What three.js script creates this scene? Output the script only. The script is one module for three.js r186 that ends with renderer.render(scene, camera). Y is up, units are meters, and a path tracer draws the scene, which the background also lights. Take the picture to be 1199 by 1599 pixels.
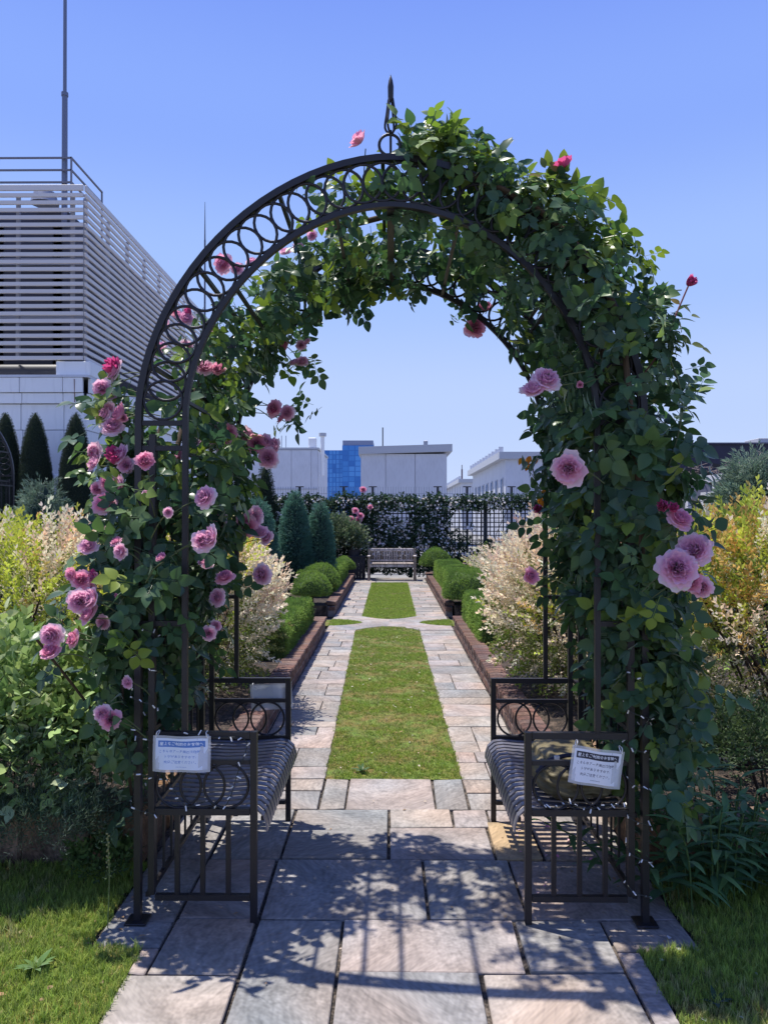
import * as THREE from 'three';
import { mergeGeometries } from 'three/addons/utils/BufferGeometryUtils.js';
import { ConvexGeometry } from 'three/addons/geometries/ConvexGeometry.js';
import { ImprovedNoise } from 'three/addons/math/ImprovedNoise.js';

// ---------------------------------------------------------------- camera, sky, sun, exposure
const scene = new THREE.Scene();
const EYE = 1.6, FOC = 1203;
const camera = new THREE.PerspectiveCamera(2 * Math.atan(799.5 / FOC) * 180 / Math.PI, 767 / 1024, 0.05, 2500);
camera.position.set(0, EYE, 0);
camera.rotation.order = 'YXZ';
camera.rotation.set(Math.atan(8.5 / FOC), Math.atan(10.5 / FOC), 0);

const SUN = new THREE.Vector3(-0.26, 1, -0.155).normalize();
{
  const EXPO = 1.4, W = 512, H = 256, data = new Float32Array(W * H * 4);
  const stops = [[-90, .30, .31, .34], [-6, .42, .47, .58], [0, .60, .72, 1.0], [8, .51, .655, 1.0], [17, .37, .545, 1.0], [27, .255, .41, .98], [38, .185, .312, .92], [55, .14, .235, .78], [90, .12, .225, .64]];
  for (let r = 0; r < H; r++) {
    const el = ((r + .5) / H - .5) * 180;
    let k = 0; while (k < stops.length - 2 && el > stops[k + 1][0]) k++;
    const a = stops[k], b = stops[k + 1], t = THREE.MathUtils.smoothstep(el, a[0], b[0]);
    for (let c = 0; c < W; c++) {
      const az = ((c + .5) / W - .5) * 2 * Math.PI, ce = Math.cos(el * Math.PI / 180);
      const cs = Math.cos(az) * ce * SUN.x + Math.sin(el * Math.PI / 180) * SUN.y + Math.sin(az) * ce * SUN.z;
      const g = el > 0 ? 1 + .10 * Math.max(0, cs) ** 2 + .35 * Math.max(0, cs) ** 14 : 1;
      const i = (r * W + c) * 4;
      for (let j = 0; j < 3; j++) data[i + j] = (a[j + 1] + (b[j + 1] - a[j + 1]) * t) * (j === 2 ? 1 + (g - 1) * .5 : g) / EXPO;
      data[i + 3] = 1;
    }
  }
  const sky = new THREE.DataTexture(data, W, H, THREE.RGBAFormat, THREE.FloatType);
  sky.mapping = THREE.EquirectangularReflectionMapping; sky.magFilter = THREE.LinearFilter; sky.needsUpdate = true;
  scene.background = sky; scene.environment = sky;
}
const sun = new THREE.DirectionalLight(new THREE.Color(1, .95, .87), 5.0);
sun.target.position.set(0, 0, -6); sun.position.copy(SUN).multiplyScalar(60).add(sun.target.position);
sun.castShadow = true; sun.shadow.mapSize.set(4096, 4096);
Object.assign(sun.shadow.camera, { left: -40, right: 40, top: 40, bottom: -40, near: 1, far: 200 });
sun.name = 'sun'; scene.add(sun, sun.target);

const renderer = new THREE.WebGLRenderer({ antialias: true });
renderer.toneMapping = THREE.LinearToneMapping;
renderer.toneMappingExposure = 1.4;
renderer.shadowMap.enabled = true;

// ---------------------------------------------------------------- helpers
const V = (x, y, z) => new THREE.Vector3(x, y, z);
let seed = 7;
const rnd = () => { seed = (seed + 0x6d2b79f5) | 0; let t = Math.imul(seed ^ (seed >>> 15), 1 | seed); t = (t + Math.imul(t ^ (t >>> 7), 61 | t)) ^ t; return ((t ^ (t >>> 14)) >>> 0) / 4294967296; };
const rr = (a, b) => a + (b - a) * rnd();
const gauss = () => (rnd() + rnd() + rnd() + rnd() - 2);
const pick = (a) => a[Math.floor(rnd() * a.length)];
const noiseGen = new ImprovedNoise();
const noise = (x, y, z) => noiseGen.noise(x, y, z);
const at = (px, py, d) => V((px - 610) * d / FOC, EYE - (py - 808) * d / FOC, -d);   // a place read off the photograph, d metres ahead
const used = new Map();
function numbered(n) { const k = used.get(n) || 0; used.set(n, k + 1); return k ? n + '_' + String(k).padStart(3, '0') : n; }
function tag(o, label, category, group, kind) { if (label) o.userData.label = label; if (category) o.userData.category = category; if (group) o.userData.group = group; if (kind) o.userData.kind = kind; return o; }
function thing(name, label, category, pos = [0, 0, 0], turn = 0, group) {
  const o = new THREE.Group(); o.name = numbered(name); o.position.set(...pos); o.rotation.y = turn; scene.add(o);
  return tag(o, label, category, group, 'thing');
}
function mesh(name, geo, mat, parent) { const m = new THREE.Mesh(geo, mat); m.name = parent === scene ? numbered(name) : name; m.castShadow = m.receiveShadow = true; parent.add(m); return m; }
function flat(g) { const n = g.index ? g.toNonIndexed() : g; for (const k of Object.keys(n.attributes)) if (!['position', 'normal', 'uv'].includes(k)) n.deleteAttribute(k); if (!n.attributes.uv) boxUV(n); return n; }
const join = (list) => mergeGeometries(list.map(flat));
function boxUV(g, off = [0, 0]) {
  if (!g.attributes.normal) g.computeVertexNormals();
  const p = g.attributes.position, n = g.attributes.normal, uv = new Float32Array(p.count * 2);
  for (let i = 0; i < p.count; i++) {
    const ax = Math.abs(n.getX(i)), ay = Math.abs(n.getY(i)), az = Math.abs(n.getZ(i));
    const [u, v] = ay >= ax && ay >= az ? [p.getX(i), p.getZ(i)] : ax > az ? [p.getZ(i), p.getY(i)] : [p.getX(i), p.getY(i)];
    uv[2 * i] = u + off[0]; uv[2 * i + 1] = v + off[1];
  }
  g.setAttribute('uv', new THREE.BufferAttribute(uv, 2)); return g;
}
function chamfer(w, h, d, c = .004, jit = 0) {          // box with cut edges, centred
  const pts = [], j = () => (rnd() - .5) * 2 * jit;
  for (const sx of [-1, 1]) for (const sy of [-1, 1]) for (const sz of [-1, 1]) {
    const jx = j(), jy = j(), jz = j();
    pts.push(V(sx * w / 2 + jx, sy * (h / 2 - c) + jy, sz * (d / 2 - c) + jz), V(sx * (w / 2 - c) + jx, sy * h / 2 + jy, sz * (d / 2 - c) + jz), V(sx * (w / 2 - c) + jx, sy * (h / 2 - c) + jy, sz * d / 2 + jz));
  }
  return boxUV(new ConvexGeometry(pts));
}
function box(x0, x1, y0, y1, z0, z1) { const g = new THREE.BoxGeometry(Math.abs(x1 - x0), Math.abs(y1 - y0), Math.abs(z1 - z0)); g.translate((x0 + x1) / 2, (y0 + y1) / 2, (z0 + z1) / 2); return boxUV(g); }
function bar(a, b, w, d = w) {                          // square bar from a to b
  const dir = b.clone().sub(a), L = dir.length(), g = new THREE.BoxGeometry(w, L, d);
  g.applyQuaternion(new THREE.Quaternion().setFromUnitVectors(V(0, 1, 0), dir.normalize()));
  g.translate((a.x + b.x) / 2, (a.y + b.y) / 2, (a.z + b.z) / 2); return g;
}
function tube(pts, r, seg = 12, rad = 6, closed = false) { return new THREE.TubeGeometry(new THREE.CatmullRomCurve3(pts, closed), seg, r, rad, closed); }
function sheet(pts, y, uvScale = 1) {                   // flat polygon of [x, z] at height y
  const s = new THREE.Shape(pts.map(([x, z]) => new THREE.Vector2(x, -z))), g = new THREE.ShapeGeometry(s);
  g.rotateX(-Math.PI / 2); g.translate(0, y, 0); return boxUV(g);
}

// ---------------------------------------------------------------- textures
function tex(size, fn, srgb = true) {                   // fn(u, v) -> [r, g, b] 0..1, tiles if fn does
  const d = new Uint8Array(size * size * 4);
  for (let y = 0; y < size; y++) for (let x = 0; x < size; x++) {
    const c = fn(x / size, y / size), i = (y * size + x) * 4;
    for (let k = 0; k < 3; k++) d[i + k] = Math.max(0, Math.min(255, c[k] * 255)); d[i + 3] = 255;
  }
  const t = new THREE.DataTexture(d, size, size); t.wrapS = t.wrapT = THREE.RepeatWrapping; t.magFilter = THREE.LinearFilter; t.minFilter = THREE.LinearMipmapLinearFilter; t.generateMipmaps = true;
  if (srgb) t.colorSpace = THREE.SRGBColorSpace; t.needsUpdate = true; return t;
}
function tn(u, v, f, s = 0) {                           // tiling noise: a torus in noise space
  const a = u * 2 * Math.PI, b = v * 2 * Math.PI, R = f / (2 * Math.PI);
  return noise(Math.cos(a) * R + s, Math.sin(a) * R + s * 1.7 + Math.cos(b) * R * .83, Math.sin(b) * R + s * 2.3) ;
}
const fbm = (u, v, f, s) => tn(u, v, f, s) + .5 * tn(u, v, f * 2.1, s + 5) + .25 * tn(u, v, f * 4.3, s + 9);
const stoneTex = [0, 1, 2].map((k) => tex(512, (u, v) => {
  const cl = fbm(u, v, 5, k * 11 + 1), streak = tn(u * (k === 1 ? 1 : 3) + cl * .03, v * 1, k === 1 ? 14 : 22, k * 3 + 2), fine = tn(u, v, 90, k) * .6 + tn(u, v, 44, k + 3) * .6;
  const b = .83 + cl * .11 + streak * .09 + fine * .15, w = tn(u, v, 3, k + 31);
  const vein = Math.max(0, .06 - Math.abs(fbm(u, v, 4, k + 17))) * 1.1;
  return [b * (1 + w * .09) - vein, b - vein, b * (1 - w * .07) - vein];
}));
const stoneBump = tex(512, (u, v) => { const b = .5 + fbm(u, v, 9, 4) * .3 + tn(u * 3, v, 30, 8) * .25 + tn(u, v, 80, 2) * .2; return [b, b, b]; }, false);
const grainTex = tex(256, (u, v) => { const b = .86 + fbm(u, v, 8, 3) * .2 + tn(u, v, 60, 5) * .16; return [b, b, b]; });
const brickTex = tex(256, (u, v) => { const b = .8 + fbm(u, v, 6, 13) * .3 + tn(u, v, 70, 5) * .25, w = tn(u, v, 5, 40); return [b * (1 + w * .1), b, b * (1 - w * .1)]; });
const soilTex = tex(512, (u, v) => { const b = .62 + fbm(u, v, 14, 3) * .45 + tn(u, v, 110, 6) * .5; const w = Math.max(0, tn(u, v, 70, 9)) * .8; return [b + w * .25, b + w * .2, b + w * .14]; });
const lawnTex = tex(512, (u, v) => { const n = fbm(u, v, 7, 21), f = tn(u, v, 100, 2), t = THREE.MathUtils.clamp(.5 + n * 1.0, 0, 1); return [.37 + t * .08 + f * .2, .40 + (1 - t) * .06 + f * .2, .21 + t * .04 + f * .12]; });
const woodTex = tex(256, (u, v) => { const g = tn(u * 1, v * .2, 30, 4) * .3 + tn(u, v, 60, 9) * .15, b = .82 + g; return [b, b * .98, b * .95]; });
const concTex = tex(512, (u, v) => { const b = .9 + fbm(u, v, 4, 6) * .08 + tn(u, v, 90, 1) * .06; return [b, b, b]; });
const stainTex = tex(512, (u, v) => { const s = Math.max(0, tn(u * 4, v, 16, 6)) * .06, b = .96 + fbm(u, v, 4, 9) * .03 - s; return [b, b * .995, b * .985]; });

// ---------------------------------------------------------------- materials
const rgb = (r, g, b) => new THREE.Color().setRGB(r, g, b);
const std = (c, o = {}) => new THREE.MeshStandardMaterial({ color: c, roughness: .8, ...o });
const iron = std(rgb(.017, .015, .018), { roughness: .42, metalness: .15, bumpMap: grainTex, bumpScale: .0008 });
const ironThin = std(rgb(.02, .018, .02), { roughness: .5 });
const slatIron = std(rgb(.17, .17, .21), { roughness: .4, metalness: .5 });
const galv = std(rgb(.25, .27, .33), { roughness: .5, metalness: .4 });
const stoneTones = [[.345, .305, .28], [.40, .34, .31], [.44, .365, .33], [.33, .30, .275], [.43, .375, .33], [.37, .335, .305], [.40, .325, .27], [.46, .36, .22]];
const stoneMats = stoneTones.map((c, i) => std(rgb(...c), { map: stoneTex[i % 3], bumpMap: stoneBump, bumpScale: .006, roughness: .78 }));
const jointMat = std(rgb(.13, .105, .085), { map: soilTex, roughness: 1 });
const mortar = std(rgb(.30, .26, .23), { map: grainTex, roughness: 1 });
const brickMats = [[.23, .105, .075], [.27, .135, .09], [.19, .095, .075], [.30, .17, .12], [.24, .14, .11]].map((c) => std(rgb(...c), { map: brickTex, bumpMap: brickTex, bumpScale: .003, roughness: .92 }));
const blockMats = [[.34, .19, .10], [.28, .18, .12]].map((c) => std(rgb(...c), { map: brickTex, bumpMap: stoneBump, bumpScale: .006, roughness: .95 }));
const soilMat = std(rgb(.105, .075, .055), { map: soilTex, bumpMap: soilTex, bumpScale: .012, roughness: 1 });
const lawnMat = std(rgb(.88, .86, .50), { map: lawnTex, bumpMap: soilTex, bumpScale: .006, roughness: 1 });
const wornMat = std(rgb(.80, .78, .50), { map: lawnTex, bumpMap: soilTex, bumpScale: .006, roughness: 1 });
const roofGround = std(rgb(.28, .28, .28), { map: concTex, roughness: .95 });
stainTex.repeat.set(.22, .22);
const whitePanel = std(rgb(.84, .86, .89), { map: stainTex, roughness: .55 });
const whiteWall = std(rgb(.60, .63, .71), { map: stainTex, roughness: .6 });
const greyRoof = std(rgb(.42, .44, .48), { roughness: .6 });
const slatPaint = std(rgb(.60, .57, .56), { roughness: .5 });
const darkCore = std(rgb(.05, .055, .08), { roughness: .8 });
const teak = [[.58, .53, .53], [.66, .61, .62], [.40, .33, .28]].map((c) => std(rgb(...c), { map: woodTex, bumpMap: woodTex, bumpScale: .002, roughness: .85 }));
const darkWood = std(rgb(.035, .035, .045), { map: woodTex, roughness: .8 });
const trellisMat = std(rgb(.014, .022, .030), { roughness: .65 });
const navy = std(rgb(.018, .018, .05), { map: concTex, roughness: .6 });
const glassBlue = [[.05, .20, .52], [.08, .26, .60], [.035, .15, .44]].map((c) => std(rgb(...c), { roughness: .12, metalness: .5 }));
const leafy = (r, g, b, t = .35, coat = .0) => new THREE.MeshPhysicalMaterial({ color: rgb(r, g, b), roughness: 1, transmission: t, thickness: 0, clearcoat: coat, clearcoatRoughness: .3, side: THREE.DoubleSide, specularIntensity: .5 });
const tinted = (t = .35, coat = 0) => leafy(1, 1, 1, t, coat);
const roseLeafTones = [[.046, .112, .046], [.058, .135, .044], [.04, .098, .046], [.078, .16, .04], [.18, .27, .03]];
const roseLeafMats = roseLeafTones.map((c) => leafy(...c, .42, .6));
const caneMat = std(rgb(.10, .065, .04), { map: grainTex, roughness: .9 });
const greenCane = std(rgb(.07, .09, .03), { roughness: .7 });
const barkMat = std(rgb(.085, .06, .045), { map: brickTex, bumpMap: brickTex, bumpScale: .004, roughness: 1 });

// ---------------------------------------------------------------- leaf shapes and scattering
function leaf(L, W, fold = .25, curl = .15, n = 4, peak = .8) {
  const pos = [], idx = [], uv = [];
  for (let i = 0; i <= n; i++) {
    const t = i / n, w = W / 2 * Math.pow(Math.sin(Math.PI * Math.min(1, Math.pow(t, peak))), .85) + (i === n || i === 0 ? 0 : 0), zc = -curl * L * t * t;
    pos.push(-w, t * L, zc + fold * w, 0, t * L, zc, w, t * L, zc + fold * w); uv.push(0, t, .5, t, 1, t);
  }
  for (let i = 0; i < n; i++) { const a = i * 3; for (const k of [0, 1]) { const q = [a + k, a + k + 1, a + 3 + k, a + 4 + k]; if (i > 0) idx.push(q[0], q[1], q[2]); if (i < n - 1) idx.push(q[1], q[3], q[2]); else idx.push(q[1], q[3], q[2]); if (i === 0) { } } }
  const g = new THREE.BufferGeometry(); g.setAttribute('position', new THREE.Float32BufferAttribute(pos, 3)); g.setAttribute('uv', new THREE.Float32BufferAttribute(uv, 2)); g.setIndex(idx); g.computeVertexNormals(); return g;
}
function basis(p, d, n, s) {                            // y along d, z towards n
  const y = d.clone().normalize(), x = V().crossVectors(y, n); if (x.lengthSq() < 1e-6) x.set(1, .1, 0).cross(y); x.normalize();
  const z = V().crossVectors(x, y); return new THREE.Matrix4().makeBasis(x.multiplyScalar(s), y.multiplyScalar(s), z.multiplyScalar(s)).setPosition(p);
}
const rdir = () => V(gauss(), gauss(), gauss()).normalize();
function turned(g, rx, ry, rz, x, y, z, s = 1) { const c = g.clone(); c.scale(s, s, s); c.applyMatrix4(new THREE.Matrix4().makeRotationFromEuler(new THREE.Euler(rx, ry, rz))); c.translate(x, y, z); return c; }
function roseSpray(k) {                                 // compound leaf: one end leaflet and two pairs
  const L = leaf(.062, .044, .22, .16 + k * .05, 5, .72), out = [];
  out.push(turned(L, rr(-.3, .2), 0, rr(-.12, .12), 0, .078, 0, 1));
  for (const [y, s] of [[.058, .92], [.022, .74]]) for (const sd of [-1, 1]) out.push(turned(L, rr(-.45, .25), rr(-.3, .3), -sd * rr(.95, 1.2), sd * .004, y, 0, s * rr(.9, 1.05)));
  out.push(bar(V(0, -.015, 0), V(0, .08, 0), .0018));
  return join(out);
}
const roseSprays = [0, 1, 2].map(roseSpray);
function sprig(n, L, lw, ll, spread = 1, droop = 0, fine = 3) {   // stem with n small leaves
  const lf = leaf(ll, lw, .2, .1, fine), out = [];
  for (let i = 0; i < n; i++) { const t = (i + .5) / n; out.push(turned(lf, -droop * t, 0, (i % 2 ? 1 : -1) * spread * rr(.6, 1.1), 0, t * L, 0, rr(.75, 1.1)).rotateY(i * 2.4 * .6)); }
  out.push(turned(lf, 0, 0, 0, 0, L * .95, 0, 1));
  return join(out);
}
function scatter(name, geo, mat, items, parent, kind = 'stuff') {    // items: [matrix, colour]
  const m = new THREE.InstancedMesh(geo, mat, items.length); m.name = parent === scene ? numbered(name) : name;
  items.forEach(([mx, c], i) => { m.setMatrixAt(i, mx); if (c) m.setColorAt(i, c); });
  m.castShadow = m.receiveShadow = true; m.userData.kind = kind; parent.add(m); return m;
}
function tone(base, spread = .25) { const k = 1 + gauss() * spread; return rgb(base[0] * k * (1 + gauss() * .1), base[1] * k, base[2] * k * (1 + gauss() * .1)); }

// ================================================================= THE SETTING
const roofDeck = mesh('ground', sheet([[-900, 300], [900, 300], [900, -1500], [-900, -1500]], -.06), roofGround, scene); tag(roofDeck, null, null, null, 'structure');
// bedding layer seen in the joints of the paving
const bedG = join([sheet([[-1.2, 0], [1.2, 0], [1.2, -4.75], [-1.2, -4.75]], -.016), sheet([[-.93, -4.75], [.93, -4.75], [.93, -20.6], [-.93, -20.6]], -.016)]);
const path = new THREE.Group(); path.name = 'stone_path'; path.userData.kind = 'structure'; scene.add(path);
mesh('bedding', bedG, jointMat, path);
function slab(x0, x1, d0, d1, tone = -1, gap = .008) {
  const w = x1 - x0 - gap, d = d1 - d0 - gap, g = chamfer(w, .05, d, .0035, Math.min(.004, gap * .4));
  const off = [rnd() * 9, rnd() * 9], p = g.attributes.position, uv = g.attributes.uv, sw = rnd() < .35;
  for (let i = 0; i < p.count; i++) { const u = uv.getX(i) + off[0], v = uv.getY(i) + off[1]; uv.setXY(i, (sw ? v : u) * .9, (sw ? u : v) * .9); }
  const m = mesh('paving_slab', g, stoneMats[tone < 0 ? Math.floor(rnd() * 6.6) : tone], path);
  m.position.set((x0 + x1) / 2, -.026 + rr(-.002, .002), -(d0 + d1) / 2); m.rotation.set(rr(-.003, .003), 0, rr(-.003, .003)); return m;
}
const G = .014;
slab(-.93, -.53, 1.5, 2.70, 4, G); slab(-.855, -.53, 2.70, 3.085, 6, G); slab(-1.12, -.855, 2.87, 3.06, 3, G); slab(-.93, -.855, 2.70, 2.87, 1, G);
slab(-1.12, -.855, 3.06, 3.62, 5, G); slab(-.855, -.53, 3.085, 3.62, 1, G);
slab(-.53, -.19, 1.9, 3.085, 3, G); slab(-.19, .485, 2.73, 3.085, 1, G); slab(.485, .83, 2.73, 3.085, 5, G); slab(-.19, .315, 1.9, 2.73, 0, G); slab(.315, .83, 1.9, 2.73, 4, G); slab(.83, .92, 1.7, 2.86, 2, G);
slab(.83, 1.15, 2.86, 3.085, 6, G); slab(.55, 1.15, 3.085, 3.62, 1, G); slab(-.53, .15, 3.085, 3.618, 0, G); slab(.15, .55, 3.085, 3.618, 5, G);
slab(-.52, -.01, 3.618, 4.24, 3, G); slab(-.01, .33, 3.993, 4.24, 4, G); slab(.33, .52, 3.993, 4.24, 2, G); slab(-.01, .495, 3.618, 3.993, 1, G); slab(.495, .72, 3.618, 4.06, 7, G); slab(.52, .72, 4.06, 4.24, 2, G);
slab(.72, 1.15, 3.62, 4.24, 6, G); slab(-.855, -.52, 3.62, 4.24, 5, G); slab(-1.12, -.855, 3.62, 4.24, 0, G);
slab(-.40, -.25, 4.24, 4.729, 5, G); slab(-.25, .25, 4.24, 4.729, 1, G); slab(.25, .435, 4.24, 4.729, 3, G);
slab(.435, .93, 4.24, 4.50, 5, G); slab(.435, .93, 4.50, 4.729, 6, G); slab(-.93, -.40, 4.24, 4.52, 0, G); slab(-.93, -.40, 4.52, 4.729, 5, G);
slab(.93, 1.15, 4.24, 4.729, 0, G); slab(-1.12, -.93, 4.24, 4.729, 3, G); slab(-.53, -.19, 1.2, 1.9, 5, G); slab(-.19, .315, 1.2, 1.9, 2, G); slab(.315, .92, 1.0, 1.9, 1, G);
// side walks in random ashlar; edges of the turf strips drift a little as in the photograph
const stripL = (d) => -.40 - .10 * (d - 4.73) / 6.5, stripR = (d) => .432 - .03 * (d - 4.73) / 6.5;
function walk(xa, xb, d0, d1) {
  let d = d0;
  while (d < d1 - .05) {
    let h = rr(.16, .42); if (d + h > d1 - .12) h = d1 - d;
    const m = d + h / 2, a = xa(m), b = xb(m);
    if (rnd() < .62) { const k = a + (b - a) * pick([.3, .4, .55, .66, .72]); if (h > .3 && rnd() < .5) { slab(a, k, d, d + h * .5); slab(a, k, d + h * .5, d + h); slab(k, b, d, d + h); } else { slab(a, k, d, d + h); slab(k, b, d, d + h); } }
    else slab(a, b, d, d + h);
    d += h;
  }
}
walk(() => -.91, stripL, 4.729, 10.95); walk(stripR, () => .89, 4.729, 10.95);
walk(() => -.91, () => -.455, 12.55, 19.0); walk(() => .405, () => .89, 12.55, 19.0);
walk(() => -.91, () => .89, 19.0, 20.5);
// crossing: four-pointed star of paving between four bowed turf edges
function starPiece(pts, tone) { const s = new THREE.Shape(pts.map(([x, d]) => new THREE.Vector2(x, d))); const g = new THREE.ExtrudeGeometry(s, { depth: .04, bevelEnabled: false, curveSegments: 4 }); g.rotateX(-Math.PI / 2); g.translate(0, -.041, 0); boxUV(g, [rnd() * 5, rnd() * 5]); mesh('paving_slab', g, stoneMats[tone], path); }
const bow = (x0, x1, d0, d1, n = 8) => Array.from({ length: n + 1 }, (_, i) => { const t = i / n; return [x0 + (x1 - x0) * t, d0 + (d1 - d0) * Math.sin(Math.PI * t)]; });
const crossL = bow(-.495, .4, 11.0, 11.35), crossF = bow(-.45, .4, 12.5, 12.15);
const sideTip = (sx) => [[sx * .92, 11.42], [sx * .72, 11.46], [sx * .55, 11.58], [sx * .42, 11.76], [sx * .55, 11.95], [sx * .72, 12.06], [sx * .92, 12.1]];
for (const [sx, a, b, tn_] of [[-1, -.91, -.495, 0], [1, .4, .89, 1]]) {
  const tip = sideTip(sx), x0 = sx < 0 ? -.91 : .89, xi = sx < 0 ? -.495 : .4, mid = -.03;
  starPiece([[x0, 10.96], [xi, 10.96], ...(sx < 0 ? crossL.slice(0, 5) : crossL.slice(4).reverse()), [mid, 11.76], tip[3], tip[2], tip[1], [x0, 11.43]], tn_);
  const xf = sx < 0 ? -.45 : .4;
  starPiece([[x0, 12.54], [xf, 12.54], ...(sx < 0 ? crossF.slice(0, 5) : crossF.slice(4).reverse()), [mid, 11.76], tip[3], tip[4], tip[5], [x0, 12.09]], tn_ + 4);
}
// turf
const turf = (name, pts, mat, y = -.006) => tag(mesh(name, sheet(pts, y), mat, scene), null, null, null, 'structure');
const poly = (a) => a.map(([x, d]) => [x, -d]);
turf('lawn_strip', poly([[stripL(4.73), 4.735], [stripR(4.73), 4.735], [.40, 10.96], ...crossL.slice().reverse().slice(1), [-.5, 10.96]]), wornMat);
turf('lawn_strip', poly([...crossF, [.40, 18.9], [-.455, 18.9]]), lawnMat);
turf('lawn_strip', poly([...sideTip(-1), [-3.4, 12.1], [-3.4, 11.42]]), wornMat);
turf('lawn_strip', poly([...sideTip(1), [3.4, 12.1], [3.4, 11.42]]), wornMat);
turf('lawn', poly([[-.93, .6], [-.93, 2.87], [-1.13, 2.87], [-1.13, 3.57], [-4.2, 3.57], [-4.2, .6]]), lawnMat, -.004);
turf('lawn', poly([[.925, .6], [.925, 2.86], [1.155, 2.86], [1.155, 3.6], [4.2, 3.6], [4.2, .6]]), lawnMat, -.004);
// raised soil beds behind the walls
const bed = (pts) => tag(mesh('planting_bed', (() => { const s = new THREE.Shape(pts.map(([x, d]) => new THREE.Vector2(x, d))); const g = new THREE.ExtrudeGeometry(s, { depth: .22, bevelEnabled: false }); g.rotateX(-Math.PI / 2); g.translate(0, -.05, 0); return boxUV(g); })(), soilMat, scene), null, null, null, 'structure');
bed([[-1.27, 3.67], [-1.27, 4.86], [-1.04, 4.86], [-1.04, 11.0], [-9, 11.0], [-9, 3.67]]);
bed([[1.27, 3.67], [1.27, 4.86], [1.04, 4.86], [1.04, 11.0], [9, 11.0], [9, 3.67]]);
bed([[-1.04, 12.5], [-1.04, 21.4], [-9, 21.4], [-9, 12.5]]); bed([[1.04, 12.5], [1.04, 21.4], [9, 21.4], [9, 12.5]]);
// fallen bits on the turf and paving
function litter(n, x0, x1, d0, d1, cols, s) { const lf = leaf(.03, .018, .3, .3, 2), it = []; for (let i = 0; i < n; i++) { const d = rr(d0, d1); it.push([basis(V(rr(x0, x1), .006, -d), V(gauss(), .1, gauss()), V(gauss() * .3, 1, gauss() * .3), s * rr(.5, 1.2)), tone(pick(cols), .2)]); } return it; }
tag(scatter('fallen_petals', leaf(.03, .018, .3, .3, 3), tinted(.2), [...litter(90, -.4, .42, 4.8, 10.5, [[.5, .42, .3], [.55, .5, .42], [.3, .2, .1]], .9), ...litter(26, .6, 1.05, 3.2, 4.1, [[.7, .25, .42], [.6, .42, .45]], .8), ...litter(40, -1.1, 1.1, 2.5, 4.6, [[.3, .2, .12], [.5, .4, .3]], .6), ...litter(60, -1.9, -.95, 2.4, 3.4, [[.32, .22, .12]], 1), ...litter(50, .95, 1.9, 2.4, 3.0, [[.32, .22, .12], [.5, .5, .48]], .9)], scene), 'small fallen petals and dry leaves on turf and paving', 'petals');

// ================================================================= BRICK WALLS
const brickG = [0, 1, 2, 3].map(() => chamfer(.098, .062, .205, .006, .003));
const capG = [0, 1, 2].map(() => chamfer(.17, .062, .098, .008, .003));
function brickWall(side, d0, d1, x, h, label) {          // runs along the path, face at x, thickness away from it
  const w = thing('brick_wall', label, 'wall', [x, 0, -(d0 + d1) / 2]), L = d1 - d0, out = side;
  mesh('mortar_core', box(out * .006, out * .118, -.04, h - .064, -L / 2 + .006, L / 2 - .006), mortar, w);
  for (let c = 0; c < 2; c++) { let z = -L / 2 + (c ? .1075 : 0); const y = .033 + c * .071;
    while (z < L / 2 - .12) { const b = mesh('brick', pick(brickG), pick(brickMats), w); b.position.set(out * .05 + rr(-.002, .002), y, z + .1075); b.rotation.y = rnd() < .5 ? Math.PI : 0; z += .215; }
  }
  for (let z = -L / 2 + .052; z < L / 2 - .03; z += .108) { const b = mesh('coping_brick', pick(capG), pick(brickMats), w); b.position.set(out * .07 + rr(-.004, .004), .175 + rr(-.002, .002), z); b.rotation.set(0, rr(-.02, .02), rr(-.015, .015)); }
  return w;
}
brickWall(-1, 4.86, 10.85, -.915, .2, 'low red brick wall along the left walk, nearest the arch');
brickWall(1, 4.86, 10.95, .895, .2, 'low red brick wall along the right walk, nearest the arch');
brickWall(-1, 12.65, 19.2, -.915, .2, 'low red brick wall along the left walk, near the wooden bench');
brickWall(1, 12.65, 19.6, .895, .2, 'low red brick wall along the right walk, near the wooden bench');
function blockWall(sx, label) {                         // brown stone edging of the bed beside the arch
  const w = thing('stone_planter_wall', label, 'wall', [sx * 1.15, 0, -3.6]);
  let x = 0; for (let i = 0; i < 9; i++) { const l = rr(.24, .34), b = mesh('stone_block', chamfer(l - .008, .25, .11, .012, .006), pick(blockMats), w); b.position.set(sx * (x + l / 2), .105, -.02 + rr(-.006, .006)); x += l; }
  let z = .08; for (let i = 0; i < 4; i++) { const b = mesh('stone_block', chamfer(.11, .25, .29, .012, .006), pick(blockMats), w); b.position.set(sx * .055, .105, -z - .15); z += .3; }
}
blockWall(-1, 'brown stone block edging at the foot of the left green shrub');
blockWall(1, 'brown stone block edging behind the right bench and leafy lilies');
{ const p = thing('irrigation_pipe', 'black plastic pipe lying along the bed right of the arch', 'pipe');
  mesh('pipe_run', tube([V(1.2, .215, -4.3), V(1.6, .21, -4.4), V(2.05, .212, -4.42), V(2.6, .21, -4.5)], .028, 20, 10), std(rgb(.02, .022, .028), { roughness: .4 }), p);
  mesh('coupling', tube([V(1.56, .211, -4.39), V(1.64, .211, -4.405)], .034, 2, 10), std(rgb(.03, .03, .035), { roughness: .5 }), p); }

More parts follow.
